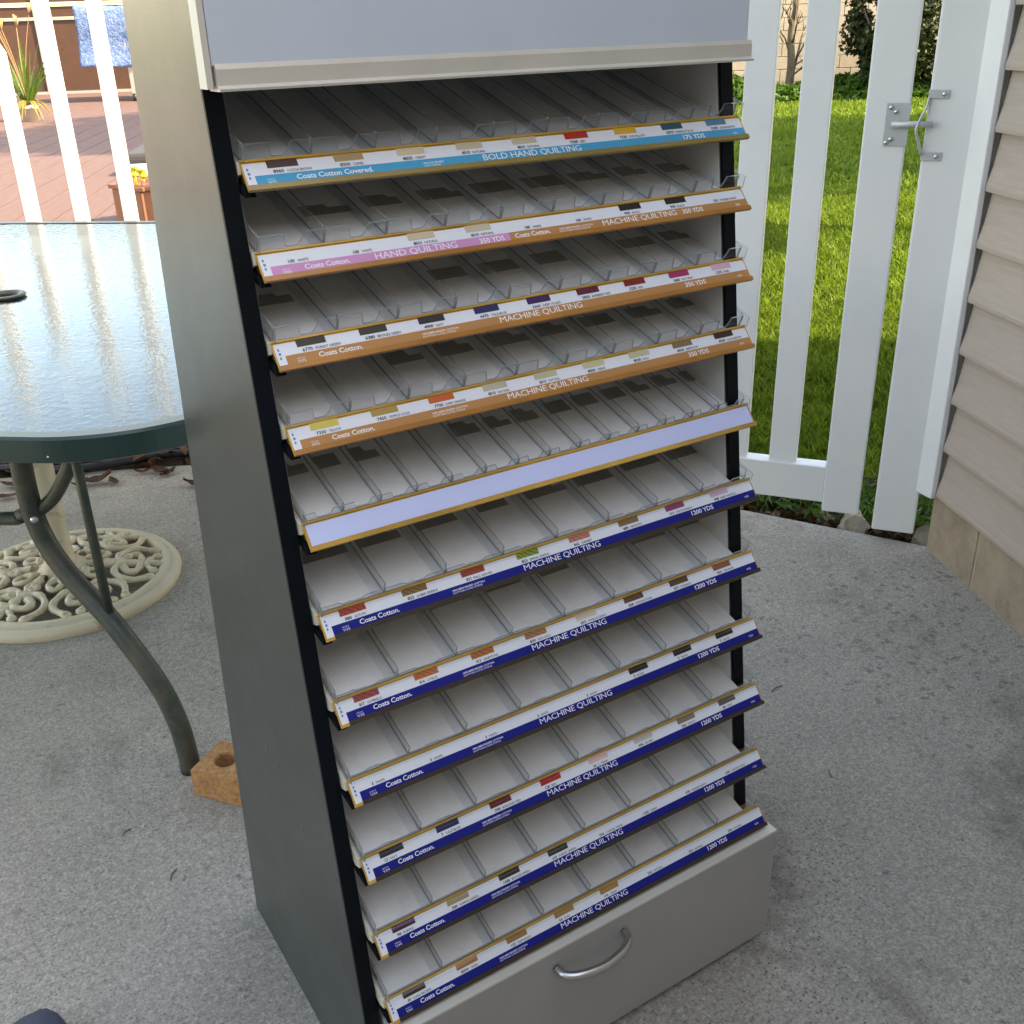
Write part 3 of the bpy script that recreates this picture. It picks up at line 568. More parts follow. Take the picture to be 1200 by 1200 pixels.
    # clear end cheek that sticks out past the right panel
    for xx in (X0 - .0015, X1 + .0016):
        ck = [floor_pt(fo, -.008, .004), floor_pt(fo, -.0075, hgt + .001), floor_pt(fo, .07, hgt + .001), floor_pt(fo, .07, .001), floor_pt(fo, .002, .001)]
        part('end_cheek', MB().prism([(xx, *p[1:]) for p in ck], (.0012, 0, 0), 0, 1), [M['acr'], M['edge']], sh)
_vm = {}
def _var(a, b):
    if (a, b) not in _vm: _vm[(a, b)] = m_variegated('thread_print_%d' % len(_vm), lin(a), lin(b))
    return _vm[(a, b)]
for i, r in enumerate(ROWS): shelf(i, r)

# ================================================================== PATIO TABLE
TA = math.atan2(-.63, .777); TZ = .74
table = empty('patio_table', (-.045, 1.54, 0), TA, label='green metal patio table with pebbled glass top and curved legs', cat='table')
def rrect(x0, x1, y0, y1, r, n=10, bow=0.0):
    out = []
    for cx, cy, a0 in ((x1 - r, y1 - r, 0), (x0 + r, y1 - r, 90), (x0 + r, y0 + r, 180), (x1 - r, y0 + r, 270)):
        out += [(cx + r * math.cos(R(a0 + 90 * k / n)), cy + r * math.sin(R(a0 + 90 * k / n))) for k in range(n + 1)]
    return out
o_ = rrect(-.78, .78, -.81, .91, .27, 30); i_ = rrect(-.755, .755, -.785, .885, .25, 30)
hole = [(.03 * math.cos(2 * math.pi * k / 24), .03 * math.sin(2 * math.pi * k / 24)) for k in range(24)]
def glass_top():
    bm = bmesh.new(); z1, z0 = TZ - .001, TZ - .007
    ov = [bm.verts.new((x, y, z1)) for x, y in i_]; hv = [bm.verts.new((x, y, z1)) for x, y in hole]
    es = [bm.edges.new((l[k], l[(k + 1) % len(l)])) for l in (ov, hv) for k in range(len(l))]
    bmesh.ops.triangle_fill(bm, edges=es, use_beauty=True)
    for f in list(bm.faces):
        c = f.calc_center_median()
        if c.x ** 2 + c.y ** 2 < .028 ** 2: bm.faces.remove(f)
    bmesh.ops.solidify(bm, geom=bm.faces[:], thickness=.006)
    me = bpy.data.meshes.new('glass_top'); bmesh.ops.recalc_face_normals(bm, faces=bm.faces); bm.to_mesh(me); bm.free(); me.materials.append(M['glass']); return link('glass_top', me, table)
gt = glass_top()
rm = MB(); n_ = len(o_)
prof = [(0, TZ - .004), (.012, TZ + .001), (.9, TZ + .0015), (1, TZ - .003), (1, TZ - .036), (.7, TZ - .040), (0, TZ - .036)]
rv = [((i_[k][0] + (o_[k][0] - i_[k][0]) * a), (i_[k][1] + (o_[k][1] - i_[k][1]) * a), z) for a, z in prof for k in range(n_)]
rm.add(rv, [(j * n_ + k, j * n_ + (k + 1) % n_, ((j + 1) % len(prof)) * n_ + (k + 1) % n_, ((j + 1) % len(prof)) * n_ + k) for j in range(len(prof)) for k in range(n_)], 0, False)
part('table_rim', rm, M['trim'], table)
for u_, v_, z_ in ((.40, -.8100, .717), (.53, -.8100, .713)): part('rivet', MB().lathe([(0, .0010), (.0012, .0005), (.0016, -.001)], seg=10), M['wplast'], table, loc=(u_, v_, z_), rot=(R(90), 0, 0))
part('umbrella_ring', MB().lathe([(.026, -.006), (.031, -.006), (.042, .003), (.040, .006), (.030, .006), (.026, .002), (.026, -.006)], (0, 0, TZ), 28), M['tmetal'], table)
def tl(p):   # world to table local
    d = Vector((p[0] + .045, p[1] - 1.54, 0)); c, s = math.cos(-TA), math.sin(-TA); return Vector((d.x * c - d.y * s, d.x * s + d.y * c, p[2]))
legw = [(-.143, .962, .70), (-.144, .962, .60), (-.146, .964, .53), (-.144, .962, .467), (-.135, .945, .416), (-.117, .914, .369), (-.093, .875, .327), (-.073, .841, .292), (-.049, .799, .237), (-.025, .758, .171), (-.012, .736, .100), (-.008, .730, .035), (-.008, .731, .004)]
ll = [tl(p) for p in legw]
def mir(p, sx, sy): return Vector((p.x * sx, (p.y - .05) * sy + .05 if sy < 0 else p.y, p.z))
for sx, sy in ((1, 1), (-1, 1), (1, -1), (-1, -1)):
    lg = part('leg', MB().tube(bez([mir(p, sx, sy) for p in ll], 4), .0185, 12), M['tmetal'], table)
    rb = tl((-.073, .841, .292)); part('leg_strut', MB().tube([mir(rb, sx, sy), mir(Vector((rb.x, rb.y, .705)), sx, sy)], .0085, 10), M['tmetal'], lg)
    part('bolt', MB().lathe([(0, .004), (.006, .003), (.007, 0)], seg=14), M['steel'], lg, loc=mir(tl((-.1475, .9455, .472)), sx, sy), rot=(R(90), 0, R(14)))
    part('rubber_foot', MB().tube([mir(ll[-1] + Vector((0, 0, .018)), sx, sy), mir(ll[-1] - Vector((0, 0, .0035)), sx, sy)], .0182, 12), M['rubber'], lg)
tb = [tl(p) for p in [(-.073, .912, .68), (-.072, .911, .62), (-.073, .912, .575), (-.090, .926, .539), (-.112, .944, .503), (-.138, .965, .479), (-.165, .987, .470), (-.198, 1.014, .462)]]
for sy in (1, -1):
    P = [mir(p, 1, sy) for p in tb]; Q = [Vector((-p.x, p.y, p.z)) for p in P][::-1]
    part('cross_tube', MB().tube(bez(P + Q, 4), .0125, 10), M['tmetal'], table)

# ================================================================== UMBRELLA STAND
ust = empty('umbrella_stand', (-.050, 1.625, 0), R(8), label='cream cast iron umbrella stand with scrollwork disc under the table', cat='umbrella stand')
part('outer_ring', MB().lathe([(.276, 0), (.279, .012), (.272, .022), (.262, .026), (.256, .023), (.250, .030), (.240, .033), (.232, .030), (.228, .022), (.230, .004)], seg=72), M['cream'], ust)
part('hub', MB().lathe([(.072, .030), (.066, .048), (.05, .056), (.042, .066), (.036, .068), (.0, .068)], seg=36), M['cream'], ust)
part('pole', MB().lathe([(.036, .066), (.034, .074), (.031, .078), (.031, .60), (.026, .601), (.026, .40)], seg=32), M['cream'], ust)
def zr(r): return .028 + (.24 - r) * .13
def scroll(pts, name, r=.0085):
    r *= 1.12
    m = MB(); P = bez([(x, y, zr(math.hypot(x, y))) for x, y in pts], 5); n = len(P)
    m.tube(P, [r * (1.25 if k in (0, n - 1) else .95 + .15 * math.sin(k)) for k in range(n)], 8)
    for e in (P[0], P[-1]): m.lathe([(0, -.008), (.010, -.004), (.0125, 0), (.010, .006), (0, .009)], e, 10)
    return m.mesh(name, [M['cream']])
def pol(r, a): return (r * math.cos(R(a)), r * math.sin(R(a)))
sA = [pol(.150, 12), pol(.165, 6), pol(.182, 9), pol(.184, 18), pol(.168, 23), pol(.145, 21), pol(.130, 12), pol(.142, 0), pol(.185, -5), pol(.226, 4)]
sB = [(x, -y) for x, y in [pol(.150, 12), pol(.165, 6), pol(.182, 9), pol(.184, 18), pol(.168, 23), pol(.145, 21), pol(.130, 12), pol(.142, 0), pol(.185, -5), pol(.226, 4)]]
rot_ = lambda pts, a: [(x * math.cos(R(a)) - y * math.sin(R(a)), x * math.sin(R(a)) + y * math.cos(R(a))) for x, y in pts]
meA = scroll(rot_(sA, 8), 'scroll'); meB = scroll(rot_(sB, -8), 'scroll')
meC = scroll([pol(.068, 30), pol(.095, 24), pol(.118, 27), pol(.120, 36), pol(.104, 37), pol(.100, 32)], 'scroll', .0075)
meD = scroll([pol(.068, 30), pol(.110, 31), pol(.170, 30), pol(.228, 30)], 'spoke', .008)
meE = scroll([pol(.222, 20), pol(.205, 24), pol(.198, 30), pol(.205, 36), pol(.222, 40)], 'scroll', .007)
meF = scroll([pol(.07, 0), pol(.095, -10), pol(.115, 0), pol(.095, 10), pol(.07, 0)], 'petal', .007)
for k in range(6):
    for me in (meA, meB, meC, meD, meE, meF): link(me.name.split('.')[0], me, ust, rot=(0, 0, R(60 * k)))

# ================================================================== BRICK
bk = empty('brick', (-.024, .657, 0), math.atan2(-.095, .07), label='orange clay brick with a round core hole lying on the patio', cat='brick')
def brick():
    bm = bmesh.new(); Lx, Ly, Hz = .195, .092, .057
    out = [(0, 0), (Lx, 0), (Lx, Ly), (0, Ly)]; sub = []
    for k in range(4):
        a, b = out[k], out[(k + 1) % 4]; sub += [(a[0] + (b[0] - a[0]) * t / 6, a[1] + (b[1] - a[1]) * t / 6) for t in range(6)]
    loops = [sub] + [[(cx + .0190 * math.cos(2 * math.pi * k / 18), .046 + .0190 * math.sin(2 * math.pi * k / 18)) for k in range(18)] for cx in (.044, .0975, .151)]
    vs = [[bm.verts.new((x, y, Hz)) for x, y in l] for l in loops]
    es = [bm.edges.new((l[k], l[(k + 1) % len(l)])) for l in vs for k in range(len(l))]
    bmesh.ops.triangle_fill(bm, edges=es, use_beauty=True)
    for f in list(bm.faces):
        c = f.calc_center_median()
        if any((c.x - cx) ** 2 + (c.y - .046) ** 2 < .0180 ** 2 and all(any(abs((v.co.x - cx) ** 2 + (v.co.y - .046) ** 2 - .0190 ** 2) < 1e-5 for v in f.verts[k:k + 1]) for k in range(3)) for cx in (.044, .0975, .151)): bm.faces.remove(f)
    r = bmesh.ops.extrude_face_region(bm, geom=bm.faces[:]); 
    for v in [g for g in r['geom'] if isinstance(g, bmesh.types.BMVert)]: v.co.z = 0
    bmesh.ops.recalc_face_normals(bm, faces=bm.faces)
    es = [e for e in bm.edges if len(e.link_faces) == 2 and e.calc_face_angle(0) > .9]
    bmesh.ops.bevel(bm, geom=es, offset=.0022, segments=2, affect='EDGES')
    rr = random.Random(3)
    for v in bm.verts: v.co += Vector((rr.uniform(-1, 1), rr.uniform(-1, 1), rr.uniform(-1, 1) if v.co.z > .01 else 0)) * .0006
    me = bpy.data.meshes.new('body'); bm.to_mesh(me); bm.free(); me.materials.append(M['brick']); link('body', me, bk)
brick()

# ================================================================== BASEBALL OF SMALL THINGS ON THE PATIO
def rock(x, y, z, s, seed, label):
    bm = bmesh.new(); bmesh.ops.create_icosphere(bm, subdivisions=3, radius=1); rr = random.Random(seed)
    ph = [(Vector((rr.uniform(-1, 1), rr.uniform(-1, 1), rr.uniform(-1, 1))).normalized(), rr.uniform(.55, .95)) for _ in range(12)]
    for v in bm.verts:
        for d, h in ph:
            k = v.co.dot(d)
            if k > h: v.co -= d * (k - h) * .9
        v.co *= 1 + .09 * rr.uniform(-1, 1)
        v.co = Vector((v.co.x * s[0], v.co.y * s[1], v.co.z * s[2]))
    me = bpy.data.meshes.new('rock'); bm.to_mesh(me); bm.free(); me.materials.append(M['rock'])
    return tag(link('rock', me, None, (x, y, z), (0, 0, rr.uniform(0, 3))), label, 'rock', 'rocks at the foot of the gate')
rock(1.790, .735, -.012, (.052, .045, .055), 1, 'pale rough limestone rock between gate and gate post')
rock(1.872, .566, -.02, (.04, .04, .06), 4, 'grey rock wedged between gate post and house foundation')
rock(1.80, .83, -.03, (.045, .04, .032), 9, 'small dark rock under the gate stile')
rock(1.815, .655, -.04, (.035, .03, .03), 12, 'little rock below the bottom of the gate post')
hose = MB().tube(bez([(-1.6, 3.27, .0), (-.5, 2.74, .012), (-.072, 2.510, .016), (.06, 2.40, .018), (.153, 2.345, .020), (.277, 2.315, .022), (.444, 2.275, .022), (.70, 2.16, 0), (1.0, 1.95, -.01)], 8), .0125, 10)
tag(part('garden_hose', hose, M['rubber']), 'black rubber hose lying along the patio edge', 'hose')
def leaf_mesh(seed):
    rr = random.Random(seed); m = MB(); n = 7; vs = []
    cu = rr.uniform(.4, 1.1)
    for k in range(n):
        t = k / (n - 1); w = .016 * math.sin(math.pi * min(1, t * 1.02) ** .8) * rr.uniform(.7, 1.2) + .0008
        x = (t - .5) * .075; z = .004 + .020 * cu * (2 * t - 1) ** 2 * rr.uniform(.6, 1)
        vs += [(x, -w, z + .012 * cu * rr.uniform(.4, 1)), (x, 0, z), (x, w, z + .012 * cu * rr.uniform(.4, 1))]
    m.add(vs, [(3 * k + j, 3 * k + j + 1, 3 * k + j + 4, 3 * k + j + 3) for k in range(n - 1) for j in range(2)], 0, True); return m.mesh('dry_leaf', [M['leafdry']])
LM = [leaf_mesh(s) for s in range(6)]
for k, (x, y, s, lab) in enumerate([(.16, 2.235, 1.25, 'a'), (.205, 2.21, .9, 'a'), (.115, 2.25, .7, 'a'), (.345, 2.205, 1.2, 'a'), (.36, 2.175, .9, 'a'), (.40, 2.04, 1.0, 'a'), (.43, 2.05, .8, 'a'), (-.055, 2.36, 1.1, 'a'), (-.02, 2.33, .8, 'a'), (-.09, 2.28, 1.0, 'a'), (.02, 2.36, .9, 'a'), (.30, 2.235, .7, 'a')]):
    tag(link('dry_leaf', LM[k % 6], None, (x, y, .002), (0, 0, k * 1.7), (s, s, s)), 'curled dry brown leaf lying on the concrete by the hose', 'leaf', 'dry leaves at the patio edge')
def litter():
    n = 900; t = RNG.random(n); a = np.array([-1.2, 3.02]); b = np.array([1.0, 1.86]); off = RNG.random(n) ** .8 * .34 + .02
    p = a + (b - a) * t[:, None] + np.array([.45, .89]) * off[:, None]; c = np.c_[p, -.015 + .07 * RNG.random(n)]
    o = leaf_cloud('leaf_litter', c, 1.2, .03, M['leafdry']); tag(o, 'brown leaf litter covering the bed behind the hose', 'leaf litter', kind='stuff')
litter()
def gate_debris():
    n = 260; t = RNG.random(n); a = np.array([1.50, 1.20]); b = np.array([1.875, .56]); off = RNG.random(n) * .13 - .01
    p = a + (b - a) * t[:, None] + np.array([.86, .5]) * off[:, None]; c = np.c_[p, -.022 + .022 * RNG.random(n)]
    tag(leaf_cloud('leaf_debris', c, 1.0, .017, M['leafdry']), 'dark crumbled leaf debris along the concrete below the gate', 'leaf debris', kind='stuff')
    n = 900; t = RNG.random(n); off = .02 + RNG.random(n) * .22; p = a + (b - a) * t[:, None] + np.array([.86, .5]) * off[:, None] - np.array([.1, -.17]) * 0; c = np.c_[p, -.02 + .05 * RNG.random(n)]
    tag(leaf_cloud('weeds', c, .1, .022, M['cover'], aspect=4), 'low green weeds under the gate', 'weeds', kind='stuff')
gate_debris()
tw = random.Random(5)
for k, (x, y, l, a) in enumerate([(-.16, .62, .02, .5), (1.05, .30, .035, 0.1), (.95, .05, .02, 1.), (1.15, -.30, .018, .3), (-.12, .47, .025, .9)]):
    tag(part('twig', MB().tube([(0, 0, .003), (l * .5, .003, .004), (l, 0, .003)], .0012, 5), M['bark'], loc=(x, y, 0), rot=(0, 0, a)), 'tiny dark twig lying on bare concrete', 'twig', 'twigs on the patio')
# navy rounded thing at the frame's edge: the toe of a rubber clog
clog = empty('clog', (-.425, .272, 0), R(10), label='navy rubber clog standing on the concrete', cat='shoe')
def clog_b():
    m = MB(); secs = [(.0, .030, .016), (-.012, .045, .034), (-.04, .052, .046), (-.08, .054, .056), (-.13, .050, .066), (-.17, .046, .060), (-.22, .044, .050), (-.255, .034, .046), (-.265, .02, .036)]
    vs = []; seg = 14
    for y, w, h in secs:
        for j in range(seg):
            a = math.pi * 2 * j / seg; vs.append((w * math.copysign(abs(math.cos(a)) ** .7, math.cos(a)), y, .018 + max(-.012, h * .5 + h * .5 * math.copysign(abs(math.sin(a)) ** .7, math.sin(a)) - .012)))
    m.add(vs, [(i * seg + j, i * seg + (j + 1) % seg, (i + 1) * seg + (j + 1) % seg, (i + 1) * seg + j) for i in range(len(secs) - 1) for j in range(seg)] + [tuple(range(seg - 1, -1, -1)), tuple((len(secs) - 1) * seg + j for j in range(seg))], 0, True)
    part('upper', m, M['navy'], clog, loc=(.05, .02, 0))
    sp = [(s * w, y) for s, ys_ in ((1, secs), (-1, secs[::-1])) for y, w, h in ys_]
    part('sole', MB().prism([(x * 1.04, y, 0) for x, y in sp], (0, 0, .019)), M['dgrey'], clog, loc=(.05, .02, 0))
clog_b()

# ================================================================== DECK RAILING, DECK AND WHAT STANDS ON IT
FA = math.atan2(-.49, .87); FXv = Vector((.8713, -.4907, 0)); FNv = Vector((.4907, .8713, 0)); FC = FNv.dot(Vector((.1, 2.9, 0)))
fence = empty('picket_fence', FXv * -1.06 + FNv * FC, FA, label='white square picket fence with stepped pointed tops along the deck', cat='fence')
for k in range(-26, 9):
    h = 1.245 + .20 * (k + 1) if k <= 2 else 1.845 - .20 * (k - 2)
    h = 1.245 + .2 * min(3, abs(k + 1)) if k < -1 else h; x = .156 * k
    m = MB().box(x, x + .038, 0, .038, .02, h - .05); m.add([(x, 0, h - .05), (x + .038, 0, h - .05), (x + .038, .038, h - .05), (x, .038, h - .05), (x + .019, .019, h)], [(0, 1, 4), (1, 2, 4), (2, 3, 4), (3, 0, 4)])
    part('picket', m, M['vinyl'], fence, .0015)
part('rail', MB().box(-4.1, 1.33, .0385, .075, .16, .25), M['vinyl'], fence, .003)
DZ = .64
deck = empty('deck', (0, 0, 0), HA, kind='structure')
# local frame of the deck: y along the boards (parallel to the house), x across
cA, sA_ = math.cos(HA), math.sin(HA)
def w2d(x, y): return (x * cA + y * sA_, -x * sA_ + y * cA)
P0 = w2d(*(FXv * 0 + FNv * (FC + .30))[:2]); dF = w2d(*FXv[:2])
for k in range(-62, 6):
    x0 = .144 * k; ys_ = P0[1] + (x0 - P0[0]) / dF[0] * dF[1]; ys2 = P0[1] + (x0 + .14 - P0[0]) / dF[0] * dF[1]
    part('deck_board', MB().prism([(0, ys_, DZ - .025), (.138, ys2, DZ - .025), (.138, 16.5, DZ - .025), (0, 16.5, DZ - .025)], (0, 0, .025)), M['deck'], deck, loc=(x0, 0, 0))
part('joist_frame', MB().box(-8.9, .8, 6.4, 16.4, -.05, DZ - .035), M['wcore'], deck)
fa = [w2d(*(FXv * t + FNv * (FC + d_))[:2]) for t, d_ in ((-9.5, .275), (.05, .275), (.05, .295), (-9.5, .295))]
part('fascia', MB().prism([(x, y, -.06) for x, y in fa], (0, 0, DZ + .03)), M['deck'], deck)
part('fascia', MB().box(.862, .882, P0[1] + (.862 - P0[0]) / dF[0] * dF[1], 16.5, -.06, DZ - .03), M['deck'], deck)
# brown panelled screen at the far end
def dpix(x, y, z): return Vector((x, y, z))
scr = empty('panel_screen', (1.98, 11.92, DZ), HA, label='rust brown panel screen with metal trim at the end of the deck', cat='screen')
for k, (a, b) in enumerate([(-1.75, -.92), (-.90, -.03), (-.01, .58), (.60, 1.6)]):
    part('panel', MB().box(a, b, 0, .03, .03, .715), M['brown'], scr, .003); part('panel', MB().box(a, b, 0, .03, .745, .845), M['brown'], scr, .003); part('panel', MB().box(a, b, 0, .03, .885, 1.5), M['brown'], scr, .003)
for z in (.0, .7155, .855): part('trim_rail', MB().box(-1.75, 1.6, -.02, .032, z, z + .024), M['alu'], scr)
for x in (-.918, -.028, .582): part('trim_post', MB().box(x, x + .016, -.022, .034, .025, 1.5), M['alu'], scr)
def at_z(px, py, z):
    r = Vector(cr) * ((px - 600) / 1224.24) - Vector(cu) * ((py - 600) / 1224.24) + Vector(cf); c = Vector((-.30986, -.91853, 1.25)); return c + r * ((z - c.z) / r.z)
# strap leaved plant
pp = at_z(37, 142, DZ)
pl = empty('strap_leaf_plant', pp, 0, label='grassy strap leaved plant with yellow lower leaves in a pot on the deck', cat='plant')
part('pot', MB().lathe([(0, .0), (.06, .0), (.075, .09), (.085, .09), (.085, .105), (.07, .105), (.065, .09), (0, .085)], seg=24), M['wplast'], pl)
rp = random.Random(4)
for k in range(46):
    a = rp.uniform(0, 6.28); yel = k > 26; l = rp.uniform(.4, .68) if not yel else rp.uniform(.22, .34); lean = rp.uniform(.1, .5) if not yel else rp.uniform(.25, .5); w = rp.uniform(.008, .014)
    dx, dy = math.cos(a), math.sin(a); m = MB(); vs = []
    for j in range(7):
        t = j / 6; rr_ = .03 + l * lean * t * (1 + .3 * t); zz = .12 + l * (1 - .35 * lean) * t - (l * .75 * lean * t * t if not yel else l * 1.25 * t ** 1.7); ww = w * (1 - t ** 2) + .001
        vs += [(dx * rr_ - dy * ww, dy * rr_ + dx * ww, zz), (dx * rr_ + dy * ww, dy * rr_ - dx * ww, zz + .003)]
    m.add(vs, [(2 * j, 2 * j + 1, 2 * j + 3, 2 * j + 2) for j in range(6)], 0, True); part('leaf', m, M['bladey' if yel else 'blade'], pl)
for k in range(6):
    a = rp.uniform(0, 6.28); l = rp.uniform(.55, .78); le = rp.uniform(.1, .3); P = bez([(0, 0, .15), (math.cos(a) * le * l * .4, math.sin(a) * le * l * .4, .15 + l * .5), (math.cos(a) * le * l, math.sin(a) * le * l, .12 + l)], 4)
    m = MB().tube(P, .003, 5)
    for q in range(3): e = P[-1] + Vector((rp.uniform(-.03, .03), rp.uniform(-.03, .03), rp.uniform(-.02, .03))); m.tube([P[-2], e], [.002, .009], 5)
    part('flower_stalk', m, M['straw'], pl)
# grill cart with towel
gp = at_z(158, 119, DZ)
gc = empty('grill_cart', gp, HA, label='dark metal grill cart on a caster behind the fence', cat='grill')
part('cabinet_body', MB().box(.05, .75, .05, .55, .14, .78), M['dmetal'], gc, .01)
part('side_shelf', MB().box(-.42, .05, .08, .5, .74, .775), M['dmetal'], gc, .006)
part('hood', MB().prism([(.06, .08, .79), (.74, .08, .79), (.74, .08, .95), (.60, .08, 1.05), (.20, .08, 1.05), (.06, .08, .95)], (0, .45, 0)), M['dmetal'], gc, .015)
for x in (0.0, .74): part('leg', MB().box(x - .02, x + .02, .05, .09, .07, .74), M['alu'], gc)
for x in (.0, .74):
    cs = part('caster', MB().tube([(x - .018, .07, .035), (x + .018, .07, .035)], .034, 16), M['rubber'], gc); part('fork', MB().box(x - .024, x + .024, .055, .085, .045, .072), M['steel'], cs)
def towel():
    m = MB(); nx, nz = 22, 30; rr = random.Random(8); vs = []
    for j in range(nz + 1):
        for i in range(nx + 1):
            u = i / nx; v = j / nz; x = (u - .5) * .50; s = v * 1.0
            if s < .12: y, z = .14 - s, .0
            else: y, z = .02 - .012 * math.sin((s - .12) * 8), -(s - .12) * .56
            y += .012 * math.sin(u * 9 + v * 2) * v - rr.uniform(0, .008); z += .006 * math.sin(u * 7) + rr.uniform(-.004, .004); vs.append((x + .012 * math.sin(v * 5), y, z))
    m.add(vs, [(j * (nx + 1) + i, j * (nx + 1) + i + 1, (j + 1) * (nx + 1) + i + 1, (j + 1) * (nx + 1) + i) for j in range(nz) for i in range(nx)], 0, True)
    o = part('towel', m, M['towel'], None, loc=gp + Matrix.Rotation(HA, 3, 'Z') @ Vector((-.17, .03, .795)), rot=(0, 0, HA)); md = o.modifiers.new('thick', 'SOLIDIFY'); md.thickness = .012
    tag(o, 'fluffy light blue towel draped over the grill side shelf', 'towel')
towel()
# planter with yellow flowers close behind the fence
tp = at_z(172, 262, DZ) + Vector((.02, .02, 0))
pt = empty('flower_pot', tp, .3, label='terracotta planter with yellow flowers behind the fence', cat='planter')
part('tub', MB().prism([(-.07, -.08, 0), (.16, -.08, 0), (.16, .10, 0), (-.07, .10, 0)], (0, 0, .115)), M['terra'], pt, .006); part('tub_rim', MB().box(-.078, .168, -.088, .108, .1155, .13), M['terra'], pt, .004)
for k in range(16):
    x, y = rp.uniform(-.05, .14), rp.uniform(-.06, .08); z = rp.uniform(.145, .185)
    part('flower', MB().tube([(x, y, .12), (x, y, z)], .0025, 5).lathe([(0, .004), (.012, .006), (.016, 0), (.010, -.005), (0, -.006)], (x, y, z), 8), M['yellow'], pt)
sp_ = at_z(165, 205, DZ)
st = empty('folded_cushion', sp_, HA, label='charcoal cushion with a white underside lying on the deck', cat='cushion')
part('cover', MB().box(-.05, .42, -.05, .45, .055, .10), M['dgrey'], st, .015); part('base', MB().box(-.05, .42, -.06, .45, 0, .054), M['wplast'], st, .012)

# ================================================================== LAWN, SHRUBS, BACK WALL
CW = np.array([-.30986, -.91853])
def wedge(n, d0, d1, a0, a1):
    d = np.sqrt(RNG.random(n) * (d1 * d1 - d0 * d0) + d0 * d0); a = np.radians(a0 + (a1 - a0) * RNG.random(n)); return CW + np.c_[np.sin(a) * d, np.cos(a) * d]
def grass():
    vv = []; tot = 0
    for n, d0, d1, h, w in ((52000, 2.75, 5.2, .050, .0030), (60000, 5.2, 9, .055, .0050), (45000, 9, 19.5, .06, .010)):
        p = wedge(n, d0, d1, 36, 63)
        keep = (p @ np.array([.8, .6]) > 1.93) & ~((p - np.array([1.839, .54])) @ np.array([.415, .91]) < .05); p = p[keep]; n = len(p)
        a = RNG.random(n) * 6.283; hh = h * (.5 + .8 * RNG.random(n)); le = (RNG.normal(size=(n, 2)) * .45) * hh[:, None]; z0 = np.full(n, -.062)
        dx = np.c_[np.cos(a), np.sin(a)] * w * (.6 + .8 * RNG.random(n))[:, None]
        b0 = np.c_[p - dx, z0]; b1 = np.c_[p + dx, z0]; t = np.c_[p + le, z0 + hh]; mid0 = np.c_[p + le * .35 - dx * .8, z0 + hh * .6]; mid1 = np.c_[p + le * .35 + dx * .8, z0 + hh * .6]
        vv.append(np.stack([b0, b1, mid1, t, mid0], 1)); tot += n
    v = np.concatenate(vv).reshape(-1, 3); me = bpy.data.meshes.new('grass'); me.vertices.add(len(v)); me.vertices.foreach_set('co', v.ravel()); me.loops.add(5 * tot); me.loops.foreach_set('vertex_index', np.arange(5 * tot, dtype=np.int32))
    me.polygons.add(tot); me.polygons.foreach_set('loop_start', np.arange(0, 5 * tot, 5, dtype=np.int32)); me.polygons.foreach_set('loop_total', np.full(tot, 5, dtype=np.int32)); me.update(calc_edges=True); me.materials.append(M['grass'])
    tag(link('grass', me), 'bright green lawn grass beyond the gate', 'grass', kind='stuff')
grass()
VA = -R(31.76)                      # back wall stands square to the line of sight
Vr = Vector((.8503, -.5263, 0)); Vf = Vector((.5263, .8503, 0))
def vp(r, d, z=0): return Vector((-.30986, -.91853, 0)) + Vr * r + Vf * d + Vector((0, 0, z))
wall = empty('block_wall', vp(6.2, 19.3, -.06), VA, label='cream concrete block wall behind the shrubs', cat='wall')
part('mortar_core', MB().box(-3.6, 6.0, .02, .18, 0, 2.78), M['wmortar'], wall)
bme = MB().box(0, .39, 0, .17, 0, .19).mesh('block', [M['wblock']], .005)
for j in range(14):
    for i in range(24): link('block', bme, wall, (-3.6 + .4 * i - (.2 if j % 2 else 0), RNG.random() * .006, .004 + .2 * j))
# ground cover
def cover():
    n = 15000; r = RNG.random(n) * 8.5 + 3.0; d = 17.3 + RNG.random(n) * 1.7; bumps = .26 + .10 * np.sin(r * 2.3) + .06 * np.sin(r * 5.1 + d * 3)
    z = -.06 + bumps * (RNG.random(n) ** .5) * np.clip((d - 17.2) * 3.2, .35, 1)
    c = np.stack([np.array(vp(a, b, c_)) for a, b, c_ in zip(r, d, z)])
    tag(leaf_cloud('ground_cover', c, .8, .065, M['cover']), 'low leafy green ground cover along the block wall', 'ground cover', kind='stuff')
cover()
def shrub(r, d, R_, H, label, n):
    root = empty('evergreen_shrub', vp(r, d, -.06), 0, label=label, cat='shrub'); rr = random.Random(int(r * 10))
    tr = MB(); cs = []
    for k in range(26):
        a = rr.uniform(0, 6.28); e = rr.uniform(.15, 1.35); l = rr.uniform(.55, 1.0); P = Vector((math.cos(a) * math.cos(e) * R_ * l, math.sin(a) * math.cos(e) * R_ * l, .15 + H * l * math.sin(e)))
        tr.tube([(0, 0, 0), P * .5 + Vector((0, 0, .1)), P], [.035, .018, .006], 6); cs.append((P, rr.uniform(.28, .5) * R_ * .62)); cs.append((P * .6, rr.uniform(.3, .5) * R_ * .6))
    part('trunk', tr, M['bark'], root)
    pts = []
    for P, s in cs:
        q = RNG.normal(size=(n // len(cs), 3)); q /= np.linalg.norm(q, axis=1)[:, None]; q *= (RNG.random(len(q)) ** .4)[:, None] * s; pts.append(q + np.array(P))
    pts = np.concatenate(pts); pts = pts[pts[:, 2] > .02]
    leaf_cloud('crown', pts, .3, .05, M['ever'], root)
shrub(6.25, 17.9, 1.0, 1.9, 'large dark evergreen shrub in front of the block wall', 14000)
shrub(7.9, 18.1, 1.0, 1.7, 'smaller dark evergreen shrub beside the larger shrub', 9000)
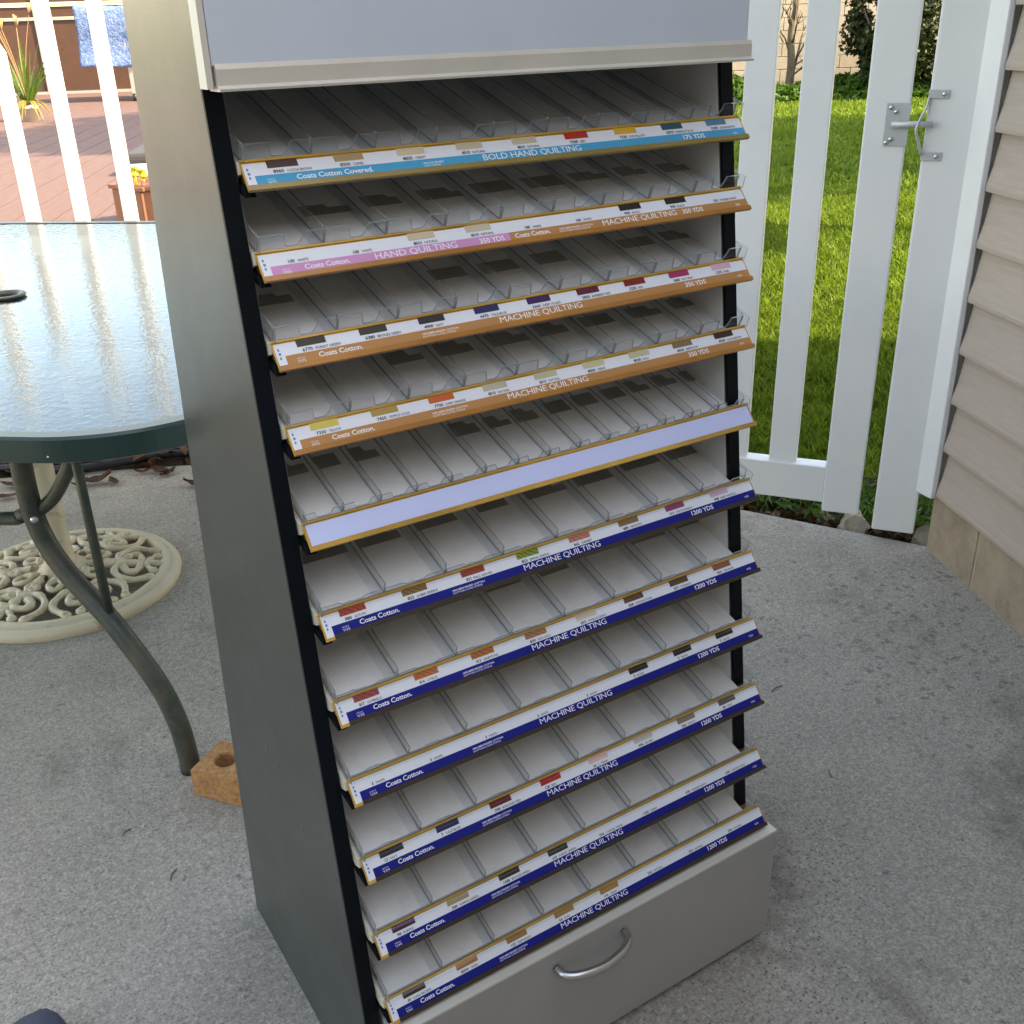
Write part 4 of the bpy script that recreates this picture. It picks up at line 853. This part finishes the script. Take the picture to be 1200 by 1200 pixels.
def bare_tree():
    root = empty('bare_tree', vp(4.78, 18.6, -.06), 0, label='thin bare branched young tree against the block wall', cat='tree')
    part('trunk', MB().tube(bez([(0, 0, 0), (.02, 0, .5), (-.02, .02, 1.0), (.04, .0, 1.5), (.02, 0, 2.4)], 5), [.075 - .045 * i / 20 for i in range(21)], 8), M['bark'], root)
    rr = random.Random(2); m = MB()
    def br(p, d, l, r_, lev):
        q = p + d * l; mid = p + d * l * .5 + Vector((rr.uniform(-1, 1), rr.uniform(-1, 1), rr.uniform(-.3, 1))) * l * .08; m.tube([p, mid, q], [r_, r_ * .75, r_ * .5], 5)
        if lev: [br(p + d * l * rr.uniform(.4, 1), (d + Vector((rr.uniform(-.8, .8), rr.uniform(-.8, .8), rr.uniform(-.1, .7)))).normalized(), l * rr.uniform(.5, .75), r_ * .55, lev - 1) for _ in range(3)]
    br(Vector((.02, 0, .15)), Vector((.25, 0, 1)).normalized(), .8, .03, 2); 
    for z in (.3, .45, .6, .8, .95, 1.1, 1.3, 1.5, 1.8, 2.1): br(Vector((0, 0, z)), Vector((rr.uniform(-1, 1), rr.uniform(-.6, .6), rr.uniform(.3, 1))).normalized(), rr.uniform(.4, .7), .018, 2)
    part('crown', m, M['bark'], root)
bare_tree()
# garden tree standing past the house: its shade falls across the lawn
def shade_tree(x, y, H, R_, n, label):
    root = empty('garden_tree', (x, y, -.06), 0, label=label, cat='tree'); rr = random.Random(int(x * 7))
    tr = MB().tube([(0, 0, 0), (.05, .02, H * .3), (0, .05, H * .55)], [.16, .12, .09], 10); pts = []
    for k in range(22):
        a = rr.uniform(0, 6.28); e = rr.uniform(-.2, 1.3); l = rr.uniform(.55, 1); P = Vector((math.cos(a) * math.cos(e) * R_ * l, math.sin(a) * math.cos(e) * R_ * l, H * .62 + R_ * .7 * l * math.sin(e)))
        tr.tube([(0, .04, H * .5), P * .5 + Vector((0, 0, H * .25)), P], [.06, .035, .012], 6)
        q = RNG.normal(size=(n // 22, 3)); q /= np.linalg.norm(q, axis=1)[:, None]; q *= (RNG.random(len(q)) ** .45)[:, None] * R_ * rr.uniform(.32, .46); pts.append(q + np.array(P))
    part('trunk', tr, M['bark'], root); leaf_cloud('crown', np.concatenate(pts), .4, .10, M['maple'], root)
shade_tree(10.3, 3.2, 4.6, 2.0, 18000, 'round leafy garden tree standing past the house')
shade_tree(12.6, 4.0, 5.2, 2.0, 14000, 'taller leafy tree standing further out on the lawn')
shade_tree(8.7, -.5, 11.6, 2.2, 26000, 'very tall tree rising behind the house')
